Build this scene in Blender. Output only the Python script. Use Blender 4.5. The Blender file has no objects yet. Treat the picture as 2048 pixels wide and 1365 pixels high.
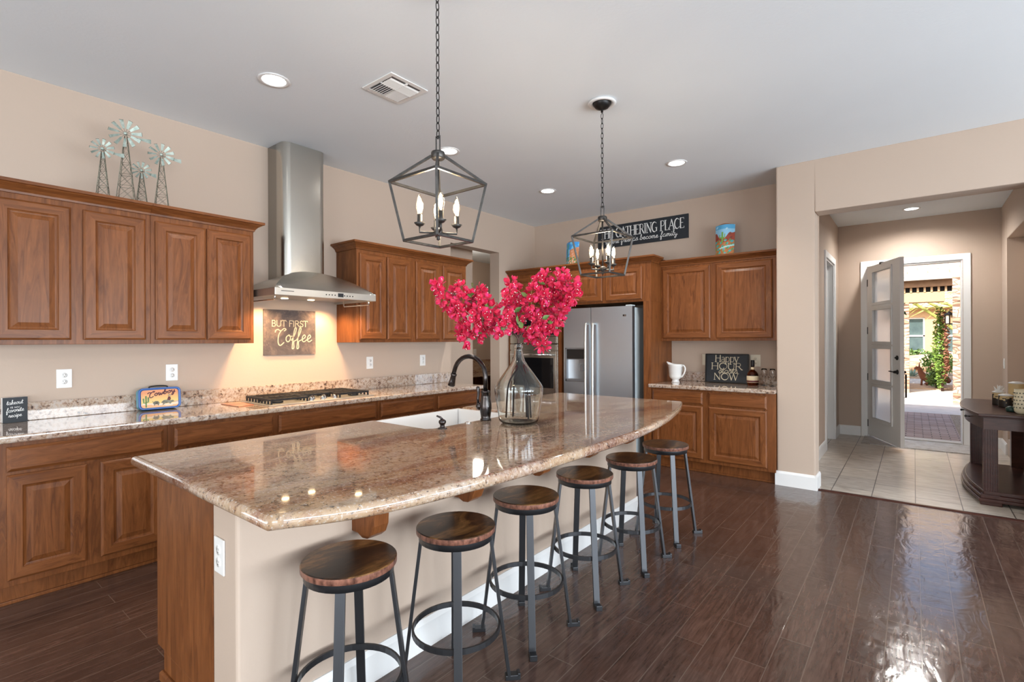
import bpy, bmesh, math, random
from mathutils import Vector, Matrix
random.seed(7)
S = bpy.context.scene
COL = S.collection
PI = math.pi
# ------------------------------------------------------------------ camera
FPX, CYP, H0, YAW, ROLL = 1007.1, 681.75, 1.3982, 0.6737, -0.0043
_F = Vector((-math.sin(YAW), math.cos(YAW), 0)); _R0 = Vector((math.cos(YAW), math.sin(YAW), 0)); _U0 = Vector((0, 0, 1))
_R = math.cos(ROLL)*_R0 + math.sin(ROLL)*_U0; _U = math.cos(ROLL)*_U0 - math.sin(ROLL)*_R0
cd = bpy.data.cameras.new('camera'); cam = bpy.data.objects.new('camera', cd); COL.objects.link(cam)
cd.sensor_width = 36; cd.lens = 36*FPX/2048; cd.shift_y = (CYP-682.5)/2048; cd.clip_start = .05; cd.clip_end = 300
cam.matrix_world = Matrix(((_R.x, _U.x, -_F.x, 0), (_R.y, _U.y, -_F.y, 0), (_R.z, _U.z, -_F.z, H0), (0, 0, 0, 1)))
S.camera = cam
# ------------------------------------------------------------------ view, world, sun, window and fill light
S.view_settings.view_transform = 'Standard'; S.view_settings.look = 'None'
S.view_settings.exposure = 0.43; S.view_settings.gamma = 1.0; S.view_settings.use_curve_mapping = False
S.cycles.use_denoising = True; S.cycles.max_bounces = 10; S.cycles.diffuse_bounces = 5; S.cycles.glossy_bounces = 5
S.cycles.transmission_bounces = 10; S.cycles.transparent_max_bounces = 12
S.cycles.sample_clamp_indirect = 4.0; S.cycles.caustics_reflective = False; S.cycles.caustics_refractive = False
w = bpy.data.worlds.new('sky'); S.world = w; w.use_nodes = True
wn = w.node_tree; bg = wn.nodes['Background']
sky = wn.nodes.new('ShaderNodeTexSky'); sky.sky_type = 'NISHITA'; sky.sun_disc = False
sky.sun_elevation = math.radians(42); sky.sun_rotation = math.radians(190); sky.air_density = 1.0; sky.dust_density = 4.0
wn.links.new(sky.outputs[0], bg.inputs[0]); bg.inputs[1].default_value = 0.30
def light(name, kind, loc, energy, color=(1, 1, 1), **kw):
    d = bpy.data.lights.new(name, kind); d.energy = energy; d.color = color
    for k, v in kw.items(): setattr(d, k, v)
    o = bpy.data.objects.new(name, d); o.location = loc; COL.objects.link(o); return o
sun = light('sun', 'SUN', (0, 0, 20), 7.0, (1, .93, .82), angle=.009)
sun.rotation_euler = Vector((.28, .68, -.70)).to_track_quat('-Z', 'Y').to_euler()
def area(name, loc, d, sx, sy, energy, color):
    o = light(name, 'AREA', loc, energy, color, shape='RECTANGLE', size=sx, size_y=sy)
    o.rotation_euler = Vector(d).to_track_quat('-Z', 'Z' if abs(d[2]) < .9 else 'Y').to_euler(); return o
DAY = (.90, .95, 1.0)
WIN_R = [(-3.3, -1.5), (-1.0, .8), (1.3, 3.1), (3.6, 4.9)]     # y spans of the tall windows in the right wall
WIN_B = [(-3.2, -.9), (.4, 2.6)]                              # x spans of unseen openings added behind the camera for fill light
for i, (a, b) in enumerate(WIN_R): area('daylight_side', (5.06, (a+b)/2, 1.42), (-1, 0, -.12), b-a, 2.3, (60, 64, 58, 20)[i]*(b-a), DAY); area('ceiling_fill', (5.05, (a+b)/2, .9), (-1, 0, .95), b-a, 1.2, (20, 26, 46, 56)[i]*(b-a), (.80, .93, 1.05))  # second, up-tilted area per window is added to brighten the ceiling
for i, (a, b) in enumerate(WIN_B): area('rear_fill', ((a+b)/2, -4.56, 1.27), (0, 1, -.1), b-a, 2.3, 20*(b-a), DAY); area('ceiling_fill', ((a+b)/2, -4.55, .8), (0, 1, .95), b-a, 1.2, 24*(b-a), (.80, .93, 1.05))  # both areas are unseen fill added behind the camera

# ------------------------------------------------------------------ materials
def srgb(r, g, b):
    f = lambda c: (c/255/12.92 if c/255 <= .04045 else ((c/255+.055)/1.055)**2.4)
    return (f(r), f(g), f(b), 1)
class N:
    def __init__(s, name):
        s.m = bpy.data.materials.new(name); s.m.use_nodes = True; s.t = s.m.node_tree
        s.b = s.t.nodes['Principled BSDF']; s.o = s.t.nodes['Material Output']
    def n(s, typ, **kw):
        x = s.t.nodes.new('ShaderNode'+typ)
        for k, v in kw.items():
            if k.startswith('i_'):
                k2 = k[2:]; x.inputs[int(k2) if k2.isdigit() else k2.replace('_', ' ')].default_value = v
            else: setattr(x, k, v)
        return x
    def l(s, a, b): s.t.links.new(a, b)
    def set(s, **kw):
        for k, v in kw.items(): s.b.inputs[k.replace('_', ' ')].default_value = v
        return s
    def coord(s, scale=(1, 1, 1), rnd=False, rot=(0, 0, 0)):
        tc = s.n('TexCoord'); mp = s.n('Mapping'); mp.inputs['Scale'].default_value = scale; mp.inputs['Rotation'].default_value = rot
        s.l(tc.outputs['Object'], mp.inputs[0])
        if rnd:
            oi = s.n('ObjectInfo'); mu = s.n('Math', operation='MULTIPLY', i_1=37.0); s.l(oi.outputs['Random'], mu.inputs[0]); s.l(mu.outputs[0], mp.inputs['Location'])
        return mp.outputs[0]
    def noise(s, vec, scale, detail=4, rough=.55, dist=0.):
        x = s.n('TexNoise', i_Scale=scale, i_Detail=detail, i_Roughness=rough, i_Distortion=dist); s.l(vec, x.inputs['Vector']); return x.outputs['Fac']
    def ramp(s, fac, stops):
        x = s.n('ValToRGB'); e = x.color_ramp.elements
        e[0].position, e[0].color = stops[0]; e[1].position, e[1].color = stops[-1]
        for p, c in stops[1:-1]:
            k = e.new(p); k.color = c
        s.l(fac, x.inputs[0]); return x.outputs[0]
    def mix(s, fac, a, b, mode='MIX'):
        x = s.n('MixRGB', blend_type=mode)
        for i, v in enumerate((fac, a, b)):
            if isinstance(v, (int, float)): x.inputs[i].default_value = v
            elif isinstance(v, tuple): x.inputs[i].default_value = v
            else: s.l(v, x.inputs[i])
        return x.outputs[0]
    def bump(s, hgt, strength=.2, dist=.01):
        x = s.n('Bump', i_Strength=strength, i_Distance=dist); s.l(hgt, x.inputs['Height']); s.l(x.outputs[0], s.b.inputs['Normal'])
    def col(s, c): s.l(c, s.b.inputs['Base Color'])
M = {}
def plain(key, rgb, rough=.5, metal=0., coat=0., spec=None, emit=None, es=0):
    k = N(key); k.set(Base_Color=rgb, Roughness=rough, Metallic=metal, Coat_Weight=coat)
    if spec is not None: k.b.inputs['Specular IOR Level'].default_value = spec
    if emit: k.b.inputs['Emission Color'].default_value = emit; k.b.inputs['Emission Strength'].default_value = es
    M[key] = k.m; return k
def textured(key, c1, c2, scale=20, rough=.6, metal=0., stretch=(1, 1, 1), bump=0., dist=.004, coat=0.):
    k = N(key); v = k.coord(stretch, True); f = k.noise(v, scale, 5)
    k.col(k.ramp(f, [(.3, c1), (.7, c2)])); k.set(Roughness=rough, Metallic=metal, Coat_Weight=coat)
    if bump: k.bump(f, bump, dist)
    M[key] = k.m; return k
# painted plaster
def paint(key, rgb, rough=.75, bs=.12):
    k = N(key); v = k.coord(); f = k.noise(v, 55, 3); f2 = k.noise(v, 1.3, 2)
    k.col(k.mix(f2, tuple(c*.97 for c in rgb[:3])+(1,), tuple(min(1, c*1.03) for c in rgb[:3])+(1,)))
    k.set(Roughness=rough); k.bump(f, bs, .004); M[key] = k.m
paint('wall_paint', (.510, .402, .321, 1)); paint('ceiling_paint', (.80, .85, .885, 1), .85, .2)
plain('white_trim', (.80, .80, .79, 1), .35); plain('white_plastic', (.82, .82, .80, 1), .35); plain('ivory_plastic', (.78, .72, .58, 1), .4)
# stained cabinet wood
def wood(key, st, dark, mid, lite, rough=.40, coat=.08):
    k = N(key); v = k.coord(st, True)
    d = k.noise(v, 2.2, 3, .5, .6); vm = k.n('VectorMath', operation='ADD')
    k.l(v, vm.inputs[0]); k.l(d, vm.inputs[1])
    f = k.noise(vm.outputs[0], 7, 6, .62, 1.2); g = k.noise(v, 60, 3, .6)
    c = k.ramp(f, [(.25, dark), (.48, mid), (.78, lite)])
    k.col(k.mix(.35, c, k.ramp(g, [(.35, dark), (.65, lite)]), 'SOFT_LIGHT'))
    k.set(Roughness=rough, Coat_Weight=coat, Coat_Roughness=.18); k.b.inputs['Specular IOR Level'].default_value = .22; k.bump(g, .05, .002); M[key] = k.m
WD = ((.105, .036, .011, 1), (.205, .078, .024, 1), (.310, .128, .043, 1))
wood('cabinet_wood', (3, 3, .35), *WD); wood('cabinet_wood_across', (.35, 3, 3), *WD)
wood('console_wood', (.5, .5, 3), (.045, .017, .012, 1), (.075, .028, .020, 1), (.11, .044, .03, 1), .3, .05)
wood('stem_bark', (3, 3, 3), (.08, .045, .04, 1), (.13, .08, .07, 1), (.18, .12, .10, 1), .8, 0)
k = N('seat_wood'); v = k.coord((2.2, 1, 1), True); f = k.noise(v, 4.2, 9, .68, .8); g = k.noise(k.coord((10, 1, 1), True), 9, 4, .6)
c = k.ramp(f, [(.38, (.010, .008, .007, 1)), (.48, (.045, .021, .010, 1)), (.57, (.17, .080, .026, 1)), (.68, (.30, .155, .060, 1))]); k.col(k.mix(.5, c, k.ramp(g, [(.3, (.2, .2, .2, 1)), (.7, (.8, .8, .8, 1))]), 'OVERLAY')); k.set(Roughness=.3); M['seat_wood'] = k.m
textured('seat_edge', (.05, .018, .012, 1), (.34, .15, .10, 1), 60, .4, 0, (1, 1, .6))
# granite
def granite(key, st, pale=.25, rot=(0, 0, 0)):
    k = N(key); v = k.coord(st, False, rot)
    vo = k.coord((1, 1, 1))
    a = k.noise(v, 3.4, 8, .66, 1.1); b = k.noise(vo, 38, 4, .7, .4); c = k.noise(vo, 95, 3, .6); d = k.noise(v, 1.7, 4, .6, .6)
    base = k.ramp(a, [(.27, (.060, .020, .014, 1)), (.37, (.19, .070, .038, 1)), (.46, (.30, .155, .080, 1)), (.55, (.44, .30, .175, 1)), (.66, (.33, .225, .17, 1)), (.78, (.15, .080, .058, 1))])
    fine = k.ramp(b, [(.30, (.07, .05, .05, 1)), (.40, (.30, .20, .15, 1)), (.50, (.52, .42, .34, 1)), (.62, (.60, .54, .49, 1)), (.72, (.44, .42, .42, 1))])
    base = k.mix(k.ramp(d, [(.38, (pale, pale, pale, 1)), (.66, (.60+.25*pale/.55, .60+.25*pale/.55, .60+.25*pale/.55, 1))]), base, fine)
    base = k.mix(k.ramp(b, [(.33, (.8, .8, .8, 1)), (.41, (0, 0, 0, 1))]), base, (.030, .026, .030, 1))
    base = k.mix(k.ramp(c, [(.58, (0, 0, 0, 1)), (.65, (.6, .6, .6, 1))]), base, (.60, .56, .52, 1))
    base = k.mix(k.ramp(c, [(.32, (.75, .75, .75, 1)), (.39, (0, 0, 0, 1))]), base, (.04, .035, .045, 1))
    k.col(base); k.set(Roughness=.05, IOR=1.6, Coat_Weight=.42, Coat_Roughness=.015); M[key] = k.m
granite('granite', (1.5, .42, 1), .10); granite('granite_pale', (1.5, .55, 1), .55); granite('granite_cross', (.55, 1.5, 1), .55)
# floors
def floorwood():
    k = N('plank_floor'); tc = k.n('TexCoord'); mp = k.n('Mapping'); mp.inputs['Rotation'].default_value = (0, 0, PI/2); mp.inputs['Location'].default_value = (0, -.023, 0)
    k.l(tc.outputs['Object'], mp.inputs[0])
    br = k.n('TexBrick', offset=.37, offset_frequency=2, i_Scale=1.0, i_Mortar_Size=.0022, i_Mortar_Smooth=.2, i_Bias=0., i_Brick_Width=.78, i_Row_Height=.130)
    br.inputs['Color1'].default_value = (.0, .0, .0, 1); br.inputs['Color2'].default_value = (1, 1, 1, 1); br.inputs['Mortar'].default_value = (.5, .5, .5, 1)
    k.l(mp.outputs[0], br.inputs['Vector'])
    v = k.coord((9, .9, 1)); g = k.noise(v, 6, 6, .62, .8); big = k.noise(k.coord(), 1.1, 3)
    c = k.ramp(g, [(.28, (.040, .022, .017, 1)), (.52, (.075, .043, .033, 1)), (.8, (.120, .074, .058, 1))])
    c = k.mix(k.mix(.5, br.outputs['Color'], big), k.mix(1, c, (.78, .74, .74, 1), 'MULTIPLY'), k.mix(1, c, (1.35, 1.28, 1.22, 1), 'MULTIPLY'))
    c = k.mix(br.outputs['Fac'], c, (.13, .09, .07, 1)); k.col(c)  # seams coloured paler to stand in for light caught on their edges
    vs = k.coord((7, 26, 1)); scr = k.noise(vs, 1.0, 2, .5, .5); wav = k.noise(k.coord((4, 1.6, 1)), 2.4, 3, .5, 1.)
    h = k.mix(.82, scr, wav); h = k.mix(br.outputs['Fac'], h, (0, 0, 0, 1)); k.bump(h, .22, .02)
    k.l(k.ramp(scr, [(.3, (.13, .13, .13, 1)), (.75, (.22, .22, .22, 1))]), k.b.inputs['Roughness']); k.set(IOR=1.5, Coat_Weight=.2, Coat_Roughness=.1); M['plank_floor'] = k.m
floorwood()
def tile():
    k = N('tile_floor'); tc = k.n('TexCoord'); mp = k.n('Mapping'); mp.inputs['Rotation'].default_value = (0, 0, PI/2); mp.inputs['Location'].default_value = (0, -.005, 0)
    k.l(tc.outputs['Object'], mp.inputs[0])
    br = k.n('TexBrick', offset=.33, offset_frequency=2, i_Scale=1.0, i_Mortar_Size=.0035, i_Mortar_Smooth=.1, i_Bias=0., i_Brick_Width=.46, i_Row_Height=.3045)
    br.inputs['Color1'].default_value = (0, 0, 0, 1); br.inputs['Color2'].default_value = (1, 1, 1, 1)
    k.l(mp.outputs[0], br.inputs['Vector'])
    v = k.coord((1, 3, 1)); f = k.noise(v, 3.2, 6, .6, 2.2)
    c = k.ramp(f, [(.3, (.42, .35, .28, 1)), (.5, (.60, .53, .45, 1)), (.7, (.72, .66, .58, 1))])
    c = k.mix(br.outputs['Color'], c, k.mix(1, c, (.86, .86, .88, 1), 'MULTIPLY')); c = k.mix(br.outputs['Fac'], c, (.10, .085, .075, 1)); k.col(c)
    k.bump(k.mix(br.outputs['Fac'], f, (0, 0, 0, 1)), .08, .006); k.set(Roughness=.3); M['tile_floor'] = k.m
tile()
# metals, glass
def brushed(key, c, rough, st):
    k = N(key); v = k.coord((1, 1, 1), True); f = k.noise(v, 1.5, 2, .5); k.set(Metallic=1., Roughness=rough)
    k.col(k.ramp(f, [(.3, tuple(q*.95 for q in c[:3])+(1,)), (.7, c)])); M[key] = k.m
brushed('stainless', (.56, .54, .49, 1), .27, (1, 1, 90)); brushed('stainless_fridge', (.56, .64, .72, 1), .36, (90, 90, 1)); brushed('bright_steel', (.58, .57, .54, 1), .40, (1, 1, 60))
plain('chrome', (.8, .8, .8, 1), .08, 1); plain('fridge_side', (.52, .60, .64, 1), .3); plain('dispenser_grey', (.20, .20, .21, 1), .35, .4)
plain('black_glass', (.006, .006, .007, 1), .05); plain('black_iron', (.012, .012, .014, 1), .5, .2); plain('black_steel', (.055, .057, .062, 1), .33, .75)
textured('bronze', (.035, .032, .034, 1), (.06, .05, .048, 1), 12, .2, .9, coat=.3); textured('lantern_metal', (.045, .042, .040, 1), (.085, .08, .075, 1), 30, .42, .7)
plain('black_hardware', (.014, .013, .013, 1), .4, .5); plain('dark_void', (.01, .01, .01, 1), .9)
plain('board_black', (.010, .014, .020, 1), .55); plain('white_paint', (.82, .82, .80, 1), .6); plain('cream_paint', (.62, .55, .40, 1), .6)
plain('porcelain', (.86, .86, .85, 1), .08, coat=.5); plain('enamel_white', (.83, .84, .83, 1), .15, coat=.4)
def glass(key, tint, rough=0., ior=1.45):
    k = N(key); k.set(Base_Color=tint, Roughness=rough, IOR=ior, Transmission_Weight=1.); M[key] = k.m
glass('vase_glass', (.955, .985, .968, 1)); glass('clear_glass', (1, 1, 1, 1)); glass('whiskey', (.45, .09, .015, 1), 0, 1.36)
def pane(key, tint, a):
    k = N(key); tr = k.n('BsdfTransparent'); tr.inputs[0].default_value = tint; gl = k.n('BsdfGlossy'); gl.inputs['Roughness'].default_value = .02
    mx = k.n('MixShader'); mx.inputs[0].default_value = a; k.l(tr.outputs[0], mx.inputs[1]); k.l(gl.outputs[0], mx.inputs[2]); k.l(mx.outputs[0], k.o.inputs[0]); M[key] = k.m
pane('bulb_glass', (1, .97, .92, 1), .06)
k = N('frosted_pane'); tl = k.n('BsdfTranslucent'); tl.inputs[0].default_value = (.95, .96, .97, 1); tr = k.n('BsdfRefraction'); tr.inputs['Roughness'].default_value = .5; tr.inputs['IOR'].default_value = 1.02; mx = k.n('MixShader'); mx.inputs[0].default_value = .4; k.l(tl.outputs[0], mx.inputs[1]); k.l(tr.outputs[0], mx.inputs[2]); k.l(mx.outputs[0], k.o.inputs[0]); M['frosted_pane'] = k.m
plain('can_glow', (1, 1, 1, 1), .5, emit=(1, .97, .93, 1), es=7); plain('filament', (1, .8, .5, 1), .5, emit=(1, .72, .38, 1), es=60); plain('hood_glow', (1, .9, .7, 1), .5, emit=(1, .72, .40, 1), es=14)
plain('lcd', (.02, .025, .03, 1), .1); plain('rust', (.20, .07, .035, 1), .8)
# plants
def petal():
    k = N('bract'); v = k.coord((1, 1, 1), True); f = k.noise(v, 42, 3); k.col(k.ramp(f, [(.3, (.50, .004, .06, 1)), (.45, (.72, .012, .075, 1)), (.55, (.80, .030, .12, 1)), (.72, (.78, .045, .33, 1))]))
    k.set(Roughness=.55); k.b.inputs['Sheen Weight'].default_value = .2
    tl = k.n('BsdfTranslucent'); tl.inputs[0].default_value = (.8, .03, .14, 1); mx = k.n('MixShader'); mx.inputs[0].default_value = .3
    k.l(k.b.outputs[0], mx.inputs[1]); k.l(tl.outputs[0], mx.inputs[2]); k.l(mx.outputs[0], k.o.inputs[0]); M['bract'] = k.m
petal()
textured('leaf_green', (.05, .12, .025, 1), (.19, .30, .09, 1), 14, .5); textured('shrub_green', (.06, .14, .02, 1), (.22, .36, .06, 1), 9, .7); textured('palo_verde', (.35, .40, .08, 1), (.62, .62, .20, 1), 9, .8)
textured('agave_green', (.18, .30, .24, 1), (.36, .48, .40, 1), 6, .6); textured('vine_dry', (.20, .08, .05, 1), (.35, .16, .10, 1), 12, .8)
# outside
textured('stucco_tan', (.42, .28, .16, 1), (.50, .35, .21, 1), 40, .9, bump=.2); textured('concrete', (.50, .47, .43, 1), (.62, .58, .53, 1), 6, .9)
textured('dirt', (.40, .27, .17, 1), (.58, .43, .30, 1), 7, 1., bump=.4, dist=.03); textured('gravel', (.14, .10, .07, 1), (.55, .43, .30, 1), 45, 1., bump=.8, dist=.02)
textured('roof_clay', (.42, .30, .22, 1), (.62, .50, .40, 1), 5, .85); textured('gutter', (.45, .42, .38, 1), (.5, .47, .42, 1), 4, .5); textured('beam_brown', (.16, .09, .05, 1), (.22, .13, .07, 1), 10, .8)
textured('boulder_tan', (.42, .28, .18, 1), (.66, .52, .38, 1), 5, .95, bump=.5, dist=.03)
def paver():
    k = N('paver'); br = k.n('TexBrick', offset=.5, i_Scale=1.0, i_Mortar_Size=.006, i_Brick_Width=.2, i_Row_Height=.1); k.l(k.coord(), br.inputs['Vector'])
    br.inputs['Color1'].default_value = (.34, .23, .19, 1); br.inputs['Color2'].default_value = (.47, .35, .30, 1); br.inputs['Mortar'].default_value = (.12, .09, .08, 1)
    k.col(br.outputs['Color']); k.set(Roughness=.9); M['paver'] = k.m
paver()
def stone():
    k = N('stone_veneer'); v = k.coord((1, 1, 1.0)); vo = k.n('TexVoronoi', feature='DISTANCE_TO_EDGE', i_Scale=6.); k.l(k.coord((.7, .7, 1.9)), vo.inputs['Vector'])
    vc = k.n('TexVoronoi', i_Scale=6.); k.l(k.coord((.7, .7, 1.9)), vc.inputs['Vector']); sp = k.n('SeparateColor'); k.l(vc.outputs['Color'], sp.inputs[0])
    c = k.ramp(sp.outputs[0], [(.1, (.36, .22, .15, 1)), (.5, (.52, .36, .26, 1)), (.9, (.64, .52, .42, 1))])
    c = k.mix(k.ramp(vo.outputs[0], [(.0, (1, 1, 1, 1)), (.05, (0, 0, 0, 1))]), c, (.16, .10, .07, 1)); k.col(c); k.set(Roughness=.95); k.bump(vo.outputs[0], .9, .08); M['stone_veneer'] = k.m
stone()
textured('house_window', (.05, .08, .09, 1), (.10, .15, .15, 1), 2, .08)
def rugm():
    k = N('rug_weave'); v = k.coord((2, 6, 1)); f = k.noise(v, 5, 6, .7, .6); k.col(k.ramp(f, [(.3, (.16, .12, .09, 1)), (.45, (.46, .42, .38, 1)), (.6, (.58, .57, .56, 1)), (.75, (.36, .31, .24, 1))])); k.set(Roughness=.95); M['rug_weave'] = k.m
rugm()
textured('tin_verdigris', (.20, .26, .22, 1), (.55, .62, .56, 1), 30, .5, .5); textured('tin_rust', (.10, .09, .065, 1), (.32, .33, .26, 1), 40, .6, .5)
def slate():
    k = N('distressed_board'); v = k.coord(); a = k.noise(v, 7, 7, .72, .5); b = k.noise(v, 40, 4, .7)
    c = k.ramp(a, [(.30, (.050, .045, .052, 1)), (.50, (.105, .085, .085, 1)), (.62, (.20, .145, .125, 1)), (.74, (.42, .29, .22, 1))])
    k.col(k.mix(k.ramp(b, [(.62, (0, 0, 0, 1)), (.72, (.6, .6, .6, 1))]), c, (.34, .25, .21, 1))); k.set(Roughness=.75); M['distressed_board'] = k.m
slate()
def cow():
    k = N('cowhide'); sp = k.n('SeparateXYZ'); tc = k.n('TexCoord'); k.l(tc.outputs['Object'], sp.inputs[0]); f = k.noise(k.coord((1, 1, 1)), 14, 3)
    vo = k.n('TexVoronoi', distance='CHEBYCHEV', i_Scale=38.); k.l(tc.outputs['Object'], vo.inputs['Vector']); sc = k.n('SeparateColor'); k.l(vo.outputs['Color'], sc.inputs[0])
    m2 = k.n('Math', operation='MULTIPLY_ADD', i_1=.35); k.l(sc.outputs[0], m2.inputs[0]); m1 = k.n('Math', operation='MULTIPLY', i_1=5.0); k.l(sp.outputs[2], m1.inputs[0]); k.l(m1.outputs[0], m2.inputs[2])
    k.col(k.ramp(m2.outputs[0], [(.54, (.022, .014, .010, 1)), (.56, (.60, .44, .22, 1))])); k.set(Roughness=.5); M['cowhide'] = k.m
cow()
k = N('picture_paint'); va = k.n('VertexColor', layer_name='Col'); k.col(va.outputs[0]); k.set(Roughness=.35); M['picture_paint'] = k.m
plain('lunch_blue', (.03, .11, .36, 1), .3); plain('lunch_teal', (.10, .42, .55, 1), .35); plain('maroon', (.09, .008, .012, 1), .5)
textured('trivet_red', (.36, .12, .07, 1), (.52, .30, .18, 1), 9, .25); plain('terracotta', (.42, .17, .07, 1), .7); plain('label_cream', (.72, .60, .40, 1), .6)
plain('dark_green', (.01, .035, .025, 1), .5); plain('lattice_cream', (.75, .68, .48, 1), .3)

# ------------------------------------------------------------------ geometry helpers
class MB:
    def __init__(s): s.v = []; s.f = []; s.m = []; s.s = []
    def add(s, vs, fs, m=0, sm=False):
        o = len(s.v); s.v += [tuple(v) for v in vs]
        for i, f in enumerate(fs):
            s.f.append([o+j for j in f]); s.m.append(m[i] if isinstance(m, (list, tuple)) else m); s.s.append(sm)
        return s
    def box(s, x0, x1, y0, y1, z0, z1, m=0):
        vs = [(x, y, z) for z in (z0, z1) for y in (y0, y1) for x in (x0, x1)]
        return s.add(vs, [(0, 2, 3, 1), (4, 5, 7, 6), (0, 1, 5, 4), (2, 6, 7, 3), (0, 4, 6, 2), (1, 3, 7, 5)], m)
    def prism(s, pts, fn, m=0, sm=False):
        """pts: 2-D outline; fn(u,v,k) -> point for k=0,1"""
        n = len(pts); vs = [fn(u, v, 0) for u, v in pts]+[fn(u, v, 1) for u, v in pts]
        return s.add(vs, [list(range(n))[::-1], list(range(n, 2*n))]+[(i, (i+1) % n, n+(i+1) % n, n+i) for i in range(n)], m, sm)
    def loft(s, rings, m=0, sm=True, closed=True, c0=False, c1=False):
        n = len(rings[0]); vs = [p for r in rings for p in r]; fs = []
        for a in range(len(rings)-1):
            for i in range(n if closed else n-1): fs.append((a*n+i, a*n+(i+1) % n, (a+1)*n+(i+1) % n, (a+1)*n+i))
        if c0: fs.append(list(range(n))[::-1])
        if c1: fs.append([(len(rings)-1)*n+i for i in range(n)])
        return s.add(vs, fs, m, sm)
    def lathe(s, prof, n=24, c=(0, 0, 0), m=0, sm=True, c0=False, c1=False, ang=None):
        return s.loft([[(c[0]+r*math.cos(2*PI*i/n), c[1]+r*math.sin(2*PI*i/n), c[2]+z) for i in range(n)] for r, z in prof], m, sm, True, c0, c1)
    def tube(s, pts, r, n=8, m=0, sm=True, caps=True, closed=False):
        pts = [Vector(p) for p in pts]; rings = []; up = None; L = len(pts)
        for i, p in enumerate(pts):
            if closed: t = pts[(i+1) % L]-pts[i-1]
            else: t = pts[min(i+1, L-1)]-pts[max(i-1, 0)]
            t.normalize()
            if up is None: up = Vector((0, 0, 1)) if abs(t.z) < .9 else Vector((1, 0, 0))
            u = up-t*up.dot(t)
            if u.length < 1e-5: u = t.orthogonal()
            u.normalize(); up = u; b = t.cross(u); rr = r[i] if isinstance(r, (list, tuple)) else r
            rings.append([p+rr*(math.cos(2*PI*j/n)*u+math.sin(2*PI*j/n)*b) for j in range(n)])
        if closed: rings.append(rings[0])
        return s.loft(rings, m, sm, True, caps and not closed, caps and not closed)
    def bar(s, p0, p1, w, t, m=0, ref=(0, 0, 1)):
        p0, p1 = Vector(p0), Vector(p1); d = (p1-p0).normalized(); u = Vector(ref)-d*Vector(ref).dot(d)
        if u.length < 1e-4: u = d.orthogonal()
        u.normalize(); b = d.cross(u)
        q = lambda p: [p+u*t/2+b*w/2, p+u*t/2-b*w/2, p-u*t/2-b*w/2, p-u*t/2+b*w/2]
        return s.loft([q(p0), q(p1)], m, False, True, True, True)
    def ball(s, c, r, n=8, m=0, sc=(1, 1, 1)):
        return s.loft([[(c[0]+sc[0]*r*math.sin(a)*math.cos(2*PI*i/n), c[1]+sc[1]*r*math.sin(a)*math.sin(2*PI*i/n), c[2]-sc[2]*r*math.cos(a)) for i in range(n)] for a in [PI*(j+.02)/(n//2+.04) for j in range(n//2+1)]], m, True, True, True, True)
    def xf(s, mat, i0=0):
        for i in range(i0, len(s.v)): s.v[i] = tuple(mat @ Vector(s.v[i]))
        return s
def obj(name, mb, mats, parent=None, bev=0, seg=2, loc=None, rotz=None, auto=None):
    me = bpy.data.meshes.new(name); me.from_pydata(mb.v, [], mb.f)
    for m in ([mats] if isinstance(mats, str) else mats): me.materials.append(M[m])
    me.polygons.foreach_set('material_index', mb.m); me.polygons.foreach_set('use_smooth', mb.s); me.update()
    bm = bmesh.new(); bm.from_mesh(me)
    if bev:
        bmesh.ops.remove_doubles(bm, verts=bm.verts, dist=1e-6)
        bmesh.ops.bevel(bm, geom=[e for e in bm.edges if e.is_manifold and e.calc_face_angle(0) > .5], offset=bev, segments=seg, profile=.6, affect='EDGES', clamp_overlap=True)
    bmesh.ops.recalc_face_normals(bm, faces=bm.faces); bm.to_mesh(me); bm.free()
    o = bpy.data.objects.new(name, me); COL.objects.link(o)
    if parent: o.parent = parent
    if loc: o.location = loc
    if rotz is not None: o.rotation_euler = (0, 0, rotz)
    return o
def T(o, label, cat, group=None):
    o['label'] = label; o['category'] = cat
    if group: o['group'] = group
    return o
def thing(name, label, cat, loc=(0, 0, 0), rotz=0, group=None):
    o = bpy.data.objects.new(name, None); COL.objects.link(o); o.empty_display_size = .1
    o.location = loc; o.rotation_euler = (0, 0, rotz); return T(o, label, cat, group)
def struct(name, mb, mats, parent=None, bev=0):
    o = obj(name, mb, mats, parent, bev)
    if parent is None: o['kind'] = 'structure'
    return o
def kids(o): return [c for c in bpy.data.objects if c.parent == o]
def copy_tree(o, parent=None):
    c = o.copy(); COL.objects.link(c)
    if parent: c.parent = parent; c.matrix_parent_inverse = o.matrix_parent_inverse.copy()
    for ch in kids(o): copy_tree(ch, c)
    return c
def spline(pts, k=5):
    P = [Vector(p) for p in pts]
    if len(P) < 3: return P
    P = [2*P[0]-P[1]]+P+[2*P[-1]-P[-2]]; out = []
    for i in range(1, len(P)-2):
        for j in range(k):
            t = j/k; a, b, c, d = P[i-1:i+3]
            out.append(.5*((2*b)+(c-a)*t+(2*a-5*b+4*c-d)*t*t+(3*b-a-3*c+d)*t**3))
    out.append(P[-2]); return out
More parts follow.
